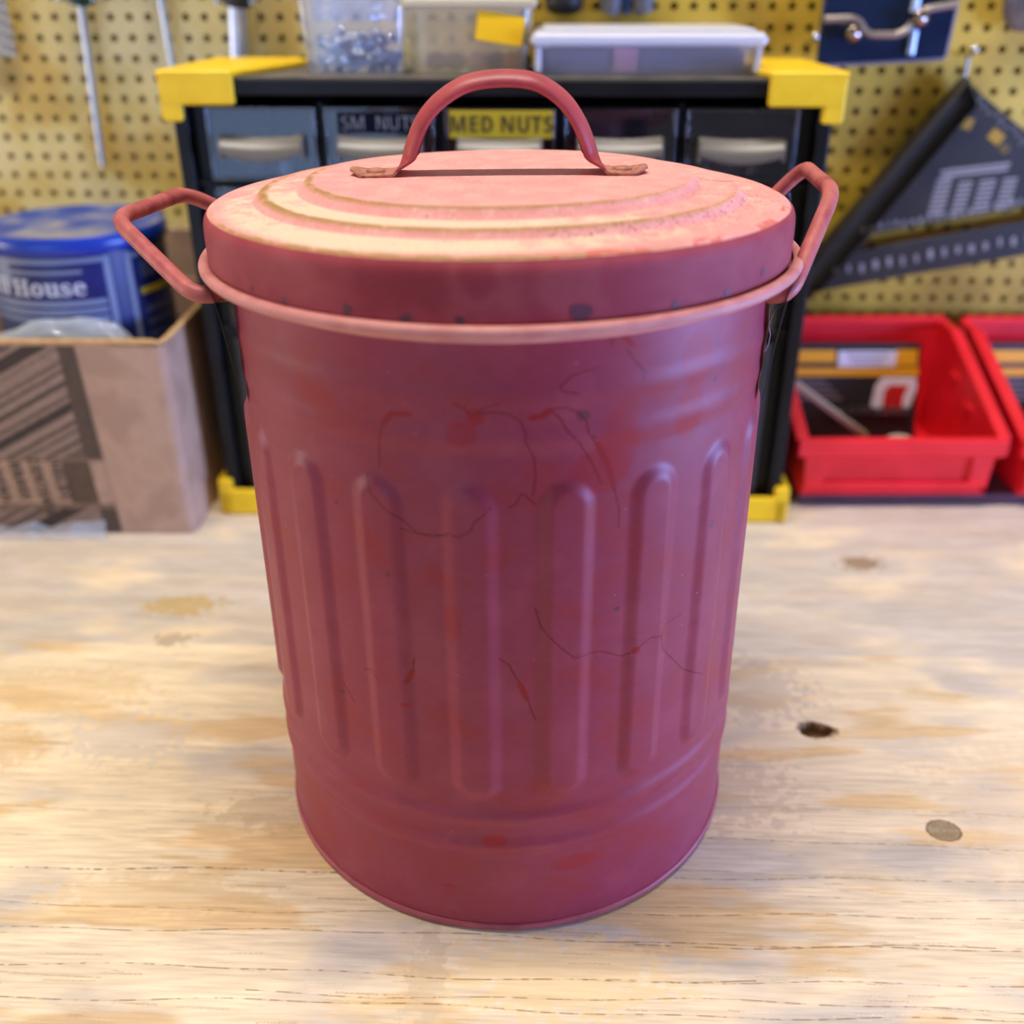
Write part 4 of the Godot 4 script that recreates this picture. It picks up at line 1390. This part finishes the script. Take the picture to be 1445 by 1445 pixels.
	mb.grid(60, 6, func(i: int, j: int):
		var x := lerpf(-w * 0.5, 0.0600, i / 60.0)
		var t := j / 6.0
		return [Vector3(x, 0.0006 + (0.0090 + 0.006 * wob.get_noise_1d(x)) * t, 0.0085 - 0.0050 * t + 0.0012 * wob.get_noise_2d(x * 2.0, t * 0.02)), Vector2(i / 60.0, t)])
	part("loose_tape", mb, tape, o)
	# coffee can inside the box
	coffee_can()
	# crumpled clear plastic in front of the can
	var bagm := glass(C(222, 230, 234), 0.52, 0.14)
	bagm.metallic_specular = 0.9
	var bag := MB.new()
	var nn := FastNoiseLite.new()
	nn.seed = 17
	nn.frequency = 26.0
	nn.fractal_octaves = 3
	bag.grid(60, 20, func(i: int, j: int):
		var x := lerpf(-0.4500, -0.2400, i / 60.0)
		var t := j / 20.0
		var z := lerpf(-0.2425, -0.2575, t)
		var y := 0.1230 + 0.0270 * t * smooth(-0.40, -0.30, x) * smooth(-0.238, -0.268, x) + 0.007 * nn.get_noise_2d(x * 0.7, z * 3.0)
		y += 0.003 * absf(nn.get_noise_2d(x * 2.0 + 4.0, z * 6.0))
		return [Vector3(x, y, z + 0.0015 * nn.get_noise_2d(x + 9.0, t)), Vector2(i / 60.0, t)], false, false)
	var bg := part("plastic_bag", bag, bagm, self)
	tag(bg, "crumpled clear plastic bag bulging over the front of the cardboard box", "bag")

func coffee_can() -> void:
	var r := 0.0590
	var o := thing("coffee_can", "blue coffee can with a dusty blue lid standing in the cardboard box", "can", Vector3(-0.3060, 0.0025, -0.3180))
	o.rotation.y = 0.05
	var blue := tri(mat(Color.WHITE, 0.35), mottle(95, 0.02, [C(14, 28, 92), C(20, 38, 112)]), 5.0)
	var mb := MB.new()
	mb.lathe(Vector3.ZERO, [Vector2(0, 0), Vector2(r - 0.002, 0), Vector2(r, 0.002), Vector2(r, 0.194), Vector2(r - 0.002, 0.196), Vector2(0, 0.196)], 72)
	part("body", mb, blue, o)
	var lidm := tri(mat(Color.WHITE, 0.45), mottle(96, 0.012, [C(34, 62, 150), C(58, 84, 160), C(116, 122, 160), C(150, 146, 150)]), 6.0)
	var lidside := mat(C(22, 58, 164), 0.3)
	mb = MB.new()
	mb.lathe(Vector3.ZERO, [Vector2(r + 0.0008, 0.1895), Vector2(r + 0.0030, 0.1900), Vector2(r + 0.0032, 0.195), Vector2(r + 0.0026, 0.1985), Vector2(r + 0.0010, 0.2005)], 72)
	part("lid_skirt", mb, lidside, o)
	mb = MB.new()
	mb.lathe(Vector3.ZERO, [Vector2(r + 0.0010, 0.2005), Vector2(r - 0.0020, 0.2010), Vector2(r - 0.0050, 0.2002), Vector2(r - 0.0070, 0.1985), Vector2(0, 0.1980)], 72)
	part("lid_top", mb, lidm, o)
	# the wrap-round label: framed panels, name, small print
	var pale := mat(C(126, 140, 170), 0.4)
	var mid := mat(C(70, 84, 122), 0.45)
	var white := mat(C(206, 210, 224), 0.5)
	var yel := mat(C(196, 176, 40), 0.5)
	var patch := func(called: String, a0: float, a1: float, y0: float, y1: float, off: float, m: Material) -> void:
		var b := MB.new()
		b.grid(12, 1, func(i: int, j: int):
			var a := deg_to_rad(lerpf(a0, a1, i / 12.0))
			var rr := r + off
			return [Vector3(rr * sin(a), y0 if j == 0 else y1, rr * cos(a)), Vector2(i / 12.0, j)])
		part(called, b, m, o)
	for q in [[-62, 37, 0.184, 0.1875], [48, 90, 0.183, 0.1862]]:
		patch.call("label_border", q[0], q[1], q[2], q[3], 0.0003, pale)
	for q in [[33.5, 37.5], [48, 52]]:
		patch.call("label_border", q[0], q[1], 0.122, 0.1875, 0.0003, pale)
	patch.call("label_line", -40, 20, 0.1775, 0.1800, 0.0003, pale)
	for k in 6:
		patch.call("small_print", -55, 32, 0.1560 - k * 0.0056, 0.1598 - k * 0.0056, 0.0003, pale if k < 3 else mid)
	patch.call("label_stripe", 56, 92, 0.1570, 0.1615, 0.0004, yel)
	for k in 3:
		patch.call("small_print", 58, 92, 0.1440 - k * 0.009, 0.1480 - k * 0.009, 0.0003, mid)
	patch.call("label_crown", 58, 78, 0.1680, 0.1800, 0.0004, mid)
	patch.call("label_emblem", -38, -27, 0.1680, 0.1850, 0.0004, pale)
	var t: MeshInstance3D = put("lettering", lettering("Maxwell House", 0.0115, true, 0.0003, r + 0.0003, true), white, o)
	t.position.y = 0.1685
	t.rotation.y = deg_to_rad(-38)

func red_bins() -> void:
	var plum := tri(mat(Color.WHITE, 0.5), mottle(101, 0.02, [C(62, 30, 48), C(78, 40, 58)]), 5.0)
	var bd := thing("plum_board", "thin dark plum board under the red bins at the back of the workbench", "board", Vector3(0.4300, 0, -0.3480))
	bd.rotation.y = 0.0
	boxpart("board", Vector3(0, 0.0048, 0), Vector3(0.4300, 0.0094, 0.1380), 0.0015, plum, bd)
	var red := tri(mat(Color.WHITE, 0.4), mottle(102, 0.02, [C(228, 24, 38), C(240, 34, 48)]), 5.0, 0.05)
	red.subsurf_scatter_enabled = false
	var b := make_bin(red, "red plastic parts bin right of the cabinet, holding black and yellow tool packets")
	b.position = Vector3(0.2847, 0.0098, -0.2755)
	var c: Node3D = b.duplicate()
	add_child(c, true)
	number(c, "parts_bin")
	c.position = Vector3(0.4480, 0.0098, -0.2740)
	c.set_meta("label", "red plastic parts bin cut off by the right edge of the photo")
	bin_contents()

func make_bin(red: Material, label: String) -> Node3D:
	var o := thing("parts_bin", label, "bin", Vector3.ZERO, "red plastic bins at the back of the bench")
	var w := 0.0775   # half width at the rim
	var wb := 0.0690  # half width at the foot
	var dp := 0.1390
	var hf := 0.0470  # front height
	var hb := 0.0920  # back height
	var mb := MB.new()
	# side outline in (z, y), walls 2.4 mm thick
	for s in [-1, 1]:
		var th := 0.0024
		var side := [Vector2(-0.004, 0.0), Vector2(-dp, 0.0), Vector2(-dp, hb), Vector2(-dp + 0.028, hb), Vector2(0.0, hf), Vector2(0.0, 0.004)]
		for f in 2:
			var q := []
			for p in side:
				var x: float = s * (lerpf(wb, w - 0.006, clampf(p.y / hf, 0, 1)) - (th if f == 1 else 0.0))
				q.append(mb.vert(Vector3(x, p.y, p.x), Vector3(s if f == 0 else -s, 0, 0)))
			for k in range(1, q.size() - 1):
				mb.tri(q[0], q[k], q[k + 1])
	mb.box(Vector3(0, 0.0012, -dp * 0.5), Vector3(wb * 2.0, 0.0024, dp - 0.003), 0.0008)
	mb.box(Vector3(0, hb * 0.5, -dp + 0.0012), Vector3(wb * 2.0 + 0.004, hb, 0.0024), 0.0008)
	part("shell", mb, red, o)
	# front: a recessed card panel between two stiles, with a ledge below
	mb = MB.new()
	mb.box(Vector3(0, 0.0225, -0.0030), Vector3(wb * 2.0 - 0.001, 0.0400, 0.0028), 0.0008)
	for s in [-1, 1]:
		mb.prism(PackedVector2Array([Vector2(s * 0.0680, 0.0085), Vector2(s * 0.0540, 0.0085), Vector2(s * 0.0540, 0.0330), Vector2(s * 0.0700, 0.0330)]), -0.0030, 0.0014, 0.0006)
	mb.box(Vector3(0, 0.0100, 0.0002), Vector3(wb * 2.0 - 0.002, 0.0040, 0.0050), 0.0012)
	mb.box(Vector3(0, 0.0036, -0.0044), Vector3(wb * 2.0 - 0.006, 0.0070, 0.0040), 0.0010)
	part("front_panel", mb, red, o)
	# rolled rim: front, the two sloping sides, back
	mb = MB.new()
	mb.box(Vector3(0, 0.0400, 0.0005), Vector3(w * 2.0 - 0.001, 0.0145, 0.0085), 0.0022)
	mb.box(Vector3(0, hb, -dp - 0.0005), Vector3(w * 2.0 - 0.004, 0.0090, 0.0075), 0.0022)
	for s in [-1, 1]:
		var a := Vector3(s * (w - 0.004), hf - 0.001, -0.001)
		var e := Vector3(s * (w - 0.004), hb - 0.001, -dp + 0.026)
		var dir := (e - a).normalized()
		mb.xf = Transform3D(Basis(Vector3.RIGHT, Vector3.RIGHT.cross(-dir) * -1.0, -dir), (a + e) * 0.5)
		mb.box(Vector3.ZERO, Vector3(0.0105, 0.0060, (e - a).length() + 0.004), 0.0018)
		mb.xf = Transform3D.IDENTITY
		mb.box(Vector3(s * (w - 0.004), hb - 0.001, -dp + 0.0135), Vector3(0.0080, 0.0055, 0.0280), 0.0018)
	part("rim", mb, red, o)
	# upright ribs pressed into the side walls
	for s in [-1, 1]:
		for k in 2:
			boxpart("wall_boss", Vector3(s * (w - 0.0095), 0.0620 - k * 0.0130, -0.0860 + k * 0.0330), Vector3(0.0035, 0.0075, 0.0150), 0.0015, red, o)
	return o

func bin_contents() -> void:
	var black := mat(C(28, 25, 27), 0.45)
	var yel := mat(C(222, 158, 12), 0.5)
	var white := mat(C(214, 208, 218), 0.6)
	var redp := mat(C(186, 18, 18), 0.5)
	var grey := mat(C(112, 102, 108), 0.6)
	for s in 2:
		var x0 := 0.2847 if s == 0 else 0.4480
		var o := thing("tool_packet", ["black and yellow tool packet leaning in the red bin beside the cabinet", "black and yellow packet in the red bin at the right edge"][s], "packet", Vector3(x0 - 0.0085, 0.0135, -0.3680), "tool packets in the red bins")
		o.rotation.x = -0.28
		o.scale.x = 1.18
		boxpart("card", Vector3(0, 0.0410, 0), Vector3(0.0960, 0.0800, 0.0012), 0.0004, black, o)
		boxpart("yellow_band", Vector3(0, 0.0575, 0.0009), Vector3(0.0950, 0.0070, 0.0008), 0.0003, yel, o)
		boxpart("yellow_band", Vector3(-0.0290, 0.0700, 0.0009), Vector3(0.0370, 0.0100, 0.0008), 0.0003, yel, o)
		boxpart("yellow_band", Vector3(0.0385, 0.0690, 0.0009), Vector3(0.0150, 0.0130, 0.0008), 0.0003, yel, o)
		boxpart("sticker", Vector3(0.0110, 0.0680, 0.0018), Vector3(0.0400, 0.0130, 0.0010), 0.0004, white, o)
		for k in 3:
			boxpart("print_line", Vector3(0.0110, 0.0720 - k * 0.0035, 0.0025), Vector3(0.0300 - k * 0.004, 0.0010, 0.0004), 0.0001, grey, o)
		for k in 4:
			boxpart("print_line", Vector3(-0.0300 + k * 0.002, 0.0500 - k * 0.0048, 0.0009), Vector3(0.0280 + k * 0.004, 0.0024, 0.0006), 0.0002, grey, o)
		# white shield with a red patch
		var mb := MB.new()
		mb.prism(PackedVector2Array([Vector2(0.0150, 0.0240), Vector2(0.0180, 0.0460), Vector2(0.0220, 0.0530), Vector2(0.0460, 0.0530), Vector2(0.0470, 0.0440), Vector2(0.0420, 0.0250)]), 0.0008, 0.0018, 0.0004)
		part("badge", mb, white, o)
		mb = MB.new()
		mb.prism(PackedVector2Array([Vector2(0.0235, 0.0230), Vector2(0.0245, 0.0420), Vector2(0.0280, 0.0470), Vector2(0.0410, 0.0465), Vector2(0.0380, 0.0380), Vector2(0.0370, 0.0230)]), 0.0016, 0.0024, 0.0003)
		part("badge_patch", mb, redp, o)
		for k in 8:
			mb = MB.new()
			mb.xf = Transform3D(Basis(Vector3.RIGHT, PI / 2), Vector3(-0.0120 + k * 0.0072, 0.0265, 0.0022))
			mb.lathe(Vector3.ZERO, [Vector2(0.0030, 0), Vector2(0.0028, 0.0050), Vector2(0.0018, 0.0055), Vector2(0.0016, 0.0030), Vector2(0, 0.0028)], 16)
			part("bit_socket", mb, mat(C(96, 92, 96), 0.35, 0.6), o)
	var pen := thing("flat_pencil", "tan flat pencil slanting across the tool packet in the red bin", "pencil", Vector3(0.2480, 0.0560, -0.3330))
	pen.rotation = Vector3(0.1, -0.1, -0.62)
	boxpart("shaft", Vector3(0, 0, 0), Vector3(0.0760, 0.0052, 0.0040), 0.0009, mat(C(168, 150, 118), 0.6), pen)
	var nub := MB.new()
	nub.xf = Transform3D(Basis(Vector3.BACK, PI / 2), Vector3(0.038, 0, 0))
	nub.lathe(Vector3.ZERO, [Vector2(0.0018, 0), Vector2(0.0012, -0.005), Vector2(0.0004, -0.009), Vector2(0, -0.0092)], 12)
	part("point", nub, mat(C(90, 74, 56), 0.6), pen)
	var tag_ := thing("white_cap", "small round white cap lying at the front of the red bin", "cap", Vector3(0.2960, 0.0365, -0.3050))
	var mb2 := MB.new()
	mb2.lathe(Vector3.ZERO, [Vector2(0.0, 0.0), Vector2(0.0110, 0.0), Vector2(0.0120, 0.0020), Vector2(0.0110, 0.0060), Vector2(0.0080, 0.0075), Vector2(0, 0.0080)], 24)
	part("dome", mb2, mat(C(226, 216, 200), 0.5), tag_)
	mb2 = MB.new()
	mb2.lathe(Vector3(0, -0.0230, 0), [Vector2(0.0100, 0.0), Vector2(0.0100, 0.0230)], 24)
	part("neck", mb2, mat(C(70, 66, 64), 0.5), tag_)

func wall_tools() -> void:
	var chrome := mat(C(196, 210, 238), 0.3, 0.5)  # pale blue base colour carries the window reflected in the shafts
	var green := tri(mat(Color.WHITE, 0.4), mottle(111, 0.02, [C(10, 48, 42), C(16, 62, 54)]), 6.0)
	var black := mat(C(26, 27, 30), 0.45)
	var grey := mat(C(96, 94, 98), 0.5)
	# screwdrivers: [x top, y of the handle's end, x tip, y tip, shaft radius, handle]
	var sd := [[-0.3217, 0.3355, -0.3292, 0.2190, 0.0027, 0, "screwdriver with a dark green handle and long bare shaft on the pale pegboard"], [-0.2614, 0.3600, -0.2600, 0.2770, 0.0026, 1, "screwdriver with a thin bright shaft hanging behind the cabinet's left corner"], [-0.2040, 0.3335, -0.2100, 0.2760, 0.0072, 2, "nut driver with a black handle and thick chrome shaft beside the screwdrivers"]]
	for q in sd:
		var a := wall_at(q[0], q[1], 0.014)
		var b := wall_at(q[2], q[3], 0.010)
		var o := thing("screwdriver", q[6], "screwdriver", a, "drivers hanging on the pegboard")
		var d: Vector3 = b - a
		var mb := MB.new()
		mb.tube([d * -0.1, d * 0.96, d], [q[4], q[4], q[4] * 0.7], 18)
		part("shaft", mb, chrome, o)
		mb = MB.new()
		var up := -d.normalized()
		var big := 1.0 if q[4] < 0.005 else 0.95
		var rs := [0.0042, 0.0105, 0.0118, 0.0098, 0.0092, 0.0118, 0.0122, 0.0085]
		for k in rs.size():
			rs[k] *= big
		mb.tube([up * -0.001, up * 0.0015, up * 0.006, up * 0.014, up * 0.022, up * 0.036, up * 0.072, up * 0.084], rs, 24)
		part("handle", mb, [green, green, black][q[5]], o)
		# the hook that holds it
		mb = MB.new()
		mb.tube(rounded([a + wall_at(0, 0, 0) * 0.0 + up * 0.004 + Vector3(0.013, 0, -0.012) - a, up * 0.004 + Vector3(0.013, 0, 0.012)], 0.002), 0.0012, 8)
		mb.tube([up * 0.004 + Vector3(-0.013, 0, -0.012), up * 0.004 + Vector3(-0.013, 0, 0.012)], 0.0012, 8)
		part("holder", mb, chrome, o)
	# pale plastic packet at the far left
	var pk := thing("plastic_packet", "small greyish white plastic packet hanging at the far left of the pegboard", "packet", wall_at(-0.3930, 0.3000, 0.006))
	var mb2 := MB.new()
	mb2.grid(10, 16, func(i: int, j: int):
		var x := (i / 10.0 - 0.5) * 0.022
		var y := j / 16.0 * 0.040
		return [Vector3(x, y, 0.004 * sin(i / 10.0 * PI) + 0.0012 * sin(j * 1.9 + i)), Vector2(i / 10.0, j / 16.0)])
	part("film", mb2, mat(C(178, 178, 178), 0.3), pk)
	# things behind the flat case
	var rub := thing("rubber_mallet", "black rubber tool head hanging above the flat frosted case", "tool", wall_at(0.0380, 0.3290, 0.016))
	mb2 = MB.new()
	mb2.lathe(Vector3.ZERO, [Vector2(0.0, 0.0), Vector2(0.0080, 0.0003), Vector2(0.0128, 0.0030), Vector2(0.0142, 0.0080), Vector2(0.0145, 0.0300), Vector2(0.0130, 0.0360), Vector2(0, 0.0370)], 32)
	part("head", mb2, mat(C(34, 35, 38), 0.5), rub)
	var pl := thing("grey_pliers", "pair of dark grey grips split by a blue stripe, hanging above the flat case", "pliers", wall_at(0.0840, 0.3290, 0.012))
	for s in [-1, 1]:
		mb2 = MB.new()
		mb2.tube([Vector3(s * 0.0128, 0.0005, 0), Vector3(s * 0.0122, 0.003, 0), Vector3(s * 0.0112, 0.018, 0), Vector3(s * 0.0075, 0.045, 0)], [0.0052, 0.0080, 0.0082, 0.0060], 18)
		part("grip", mb2, grey, pl)
	boxpart("blue_stripe", Vector3(0.0005, 0.022, -0.002), Vector3(0.0050, 0.044, 0.006), 0.001, mat(C(36, 66, 120), 0.4), pl)
	# dark panel with a bent strap and two knobs
	var pn := thing("knob_panel", "steel panel, blue reflection painted in, with a bent metal strap and two shiny round knobs", "panel", wall_at(0.2680, 0.2975, 0.022))
	pn.rotation.y = -0.03
	mb2 = MB.new()
	mb2.prism(PackedVector2Array([Vector2(-0.0415, -0.0020), Vector2(0.0480, 0.0030), Vector2(0.0500, 0.0052), Vector2(0.0520, 0.0560), Vector2(-0.0445, 0.0560), Vector2(-0.0435, 0.0000)]), -0.004, 0.0, 0.0010)
	part("plate", mb2, mat(C(26, 42, 72), 0.22, 0.3), pn)  # steel plate, the blue it mirrors put into its colour
	var ed := mat(C(120, 122, 150), 0.3)
	mb2 = MB.new()
	mb2.tube([Vector3(-0.0415, -0.0020, -0.001), Vector3(0.0480, 0.0030, -0.001), Vector3(0.0500, 0.0052, -0.001), Vector3(0.0520, 0.0560, -0.001)], 0.0011, 8)
	part("plate_edge", mb2, ed, pn)
	mb2 = MB.new()
	mb2.tube(rounded([Vector3(-0.0430, 0.0290, 0.004), Vector3(-0.0190, 0.0300, 0.005), Vector3(-0.0120, 0.0190, 0.005), Vector3(0.0150, 0.0190, 0.005), Vector3(0.0240, 0.0350, 0.005), Vector3(0.0500, 0.0390, 0.004)], 0.008), 0.0026, 12)
	part("strap", mb2, mat(C(176, 164, 152), 0.35, 0.8), pn)
	for p in [[-0.0225, 0.0200], [0.0230, 0.0300]]:
		mb2 = MB.new()
		mb2.xf = Transform3D(Basis(Vector3.RIGHT, PI / 2), Vector3(p[0], p[1], 0.0))
		mb2.lathe(Vector3.ZERO, [Vector2(0.0030, 0.0), Vector2(0.0030, 0.0060), Vector2(0.0056, 0.0075), Vector2(0.0060, 0.0110), Vector2(0.0045, 0.0140), Vector2(0, 0.0152)], 24)
		part("knob", mb2, mat(C(168, 150, 138), 0.12, 1.0), pn)
	mb2 = MB.new()
	mb2.tube([Vector3(0.0200, 0.0340, 0.004), Vector3(0.0205, 0.0560, 0.004)], 0.0030, 12)
	mb2.tube([Vector3(0.0230, 0.0060, 0.002), Vector3(0.0230, 0.0220, 0.002)], 0.0028, 12)
	part("rod", mb2, chrome, pn)
	hook("bright round hook end on the pegboard just left of the steel panel", Vector2(0.2200, 0.3110), 0.0)
	# smoky pouch, top right
	var po := thing("smoky_pouch", "smoky translucent rounded pouch hanging at the top right of the pegboard", "pouch", wall_at(0.3700, 0.3180, 0.012))
	mb2 = MB.new()
	mb2.grid(24, 14, func(i: int, j: int):
		var a := TAU * i / 24.0
		var t := j / 14.0
		var k := sqrt(clampf(1.0 - pow(1.0 - t, 3.0), 0.02, 1.0))
		return [Vector3(0.0185 * k * cos(a) + 0.004 * t, 0.040 * t, 0.008 * k * sin(a)), Vector2(i / 24.0, t)], true, true)
	part("pouch_wall", mb2, glass(C(96, 90, 100), 0.6, 0.12), po)
	hook("bright wire hook holding the black triangle square", Vector2(0.3350, 0.3030), 0.02)
	square()

func hook(label: String, at: Vector2, drop: float) -> void:
	var o := thing("pegboard_hook", label, "hook", wall_at(at.x, at.y, 0.0))
	var steel := mat(C(206, 204, 200), 0.2, 1.0)
	var mb := MB.new()
	mb.tube(rounded([Vector3(0, 0, -0.006), Vector3(0, 0, 0.022), Vector3(0, 0.004, 0.026)], 0.003), 0.0014, 10)
	part("wire", mb, steel, o)
	mb = MB.new()
	mb.lathe(Vector3(0, 0.0015, 0.0265), [Vector2(0, 0), Vector2(0.0020, 0.0005), Vector2(0.0030, 0.0026), Vector2(0.0022, 0.0050), Vector2(0, 0.0058)], 16)
	part("tip", mb, steel, o)
	if drop > 0.0:
		mb = MB.new()
		mb.tube([Vector3(0, -0.001, 0.019), Vector3(0.0002, -drop, 0.018)], 0.0016, 10)
		part("link", mb, mat(C(150, 146, 140), 0.4, 0.8), o)

func square() -> void:
	# a black rafter square: right angle at the top, thick fence down its left leg, slot near the long edge
	var o := thing("rafter_square", "black triangular rafter square with white printed tables hanging over the red bins", "square", wall_at(0.3371, 0.2855, 0.016))
	o.rotation.y = -WALL_YAW
	var black := tri(mat(Color.WHITE, 0.45), mottle(121, 0.02, [C(30, 27, 26), C(42, 38, 36)]), 5.0)
	var white := mat(C(150, 146, 146), 0.6)
	var yel := mat(C(176, 138, 24), 0.5)
	var e1 := Vector2(-0.559, -0.829)
	var e2 := Vector2(0.829, -0.559)
	var leg := 0.178
	var at := func(a: float, b: float) -> Vector2:
		return e1 * a * leg + e2 * b * leg
	var mb := MB.new()
	# plate around the slot, in strips (a along the fence, b along the other leg; a + b = 1 is the long edge)
	mb.prism(PackedVector2Array([at.call(0, 0), at.call(0, 0.80), at.call(0.80, 0)]), -0.0022, 0.0022, 0.0005)
	mb.prism(PackedVector2Array([at.call(0, 0.89), at.call(0, 1.11), at.call(1.11, 0), at.call(0.89, 0)]), -0.0022, 0.0022, 0.0005)
	mb.prism(PackedVector2Array([at.call(0.80, 0), at.call(0.68, 0.12), at.call(0.77, 0.12), at.call(0.89, 0)]), -0.0022, 0.0022, 0.0)
	mb.prism(PackedVector2Array([at.call(0, 0.80), at.call(0.06, 0.74), at.call(0.06, 0.83), at.call(0, 0.89)]), -0.0022, 0.0022, 0.0)
	part("plate", mb, black, o)
	mb = MB.new()
	mb.prism(PackedVector2Array([at.call(-0.01, -0.01), at.call(0.04, 0.10), at.call(1.00, 0.10), at.call(1.14, -0.02), at.call(1.14, -0.03)]), -0.0090, 0.0100, 0.0015)
	part("fence", mb, black, o)
	# printed marks
	var mark := func(called: String, c: Vector2, s: Vector2, turn: float, m: Material) -> void:
		var b := MB.new()
		b.xf = Transform3D(Basis(Vector3.BACK, turn), Vector3(c.x, c.y, 0.0024))
		b.box(Vector3.ZERO, Vector3(s.x, s.y, 0.0005), 0.0001)
		part(called, b, m, o)
	# table: a header and four columns of entries
	var tilt := 0.09
	for k in 2:
		mark.call("table_header", Vector2(0.0200, -0.0615 - k * 0.0036), Vector2(0.0520 - k * 0.002, 0.0024), tilt + 0.03, white)
	for q in 4:
		for k in 8:
			if q > 0 and k == 0:
				continue
			mark.call("table_entry", Vector2(-0.0015 + q * 0.0168 - k * 0.0003, -0.0705 - k * 0.0036 + q * 0.0014), Vector2(0.0120 - (q % 2) * 0.0015, 0.0021), tilt, white)
	var marks := [["scale_mark", 0.765, 26, 0.0028, 0.0046], ["degree_mark", 1.0, 20, 0.0036, 0.0078]]
	var rng := RandomNumberGenerator.new()
	rng.seed = 3
	for q in marks:
		for k in q[2]:
			var t: float = 0.10 + 0.85 * k / q[2]
			var p: Vector2 = at.call(q[1] * (1.0 - t), q[1] * t)
			mark.call(q[0], p + Vector2(0, rng.randf_range(-0.001, 0.001)), Vector2(q[3] * rng.randf_range(0.6, 1.2), q[4] * rng.randf_range(0.7, 1.1)), 0.22, white)
	for k in 26:
		var p: Vector2 = at.call(0.022 + 0.02 * (k % 3) * 0.3, 0.10 + k * 0.034)
		mark.call("scale_mark", p, Vector2(0.0010, 0.0060 if k % 4 == 0 else 0.0036), atan2(e2.y, e2.x), white)
	mark.call("yellow_mark", at.call(0.115, 0.125), Vector2(0.0085, 0.0085), -0.3, yel)
	mark.call("yellow_mark", at.call(0.085, 0.265), Vector2(0.0110, 0.0085), -0.6, yel)
	mark.call("yellow_mark", at.call(0.10, 0.33), Vector2(0.0070, 0.0060), -0.6, mat(C(110, 86, 26), 0.5))
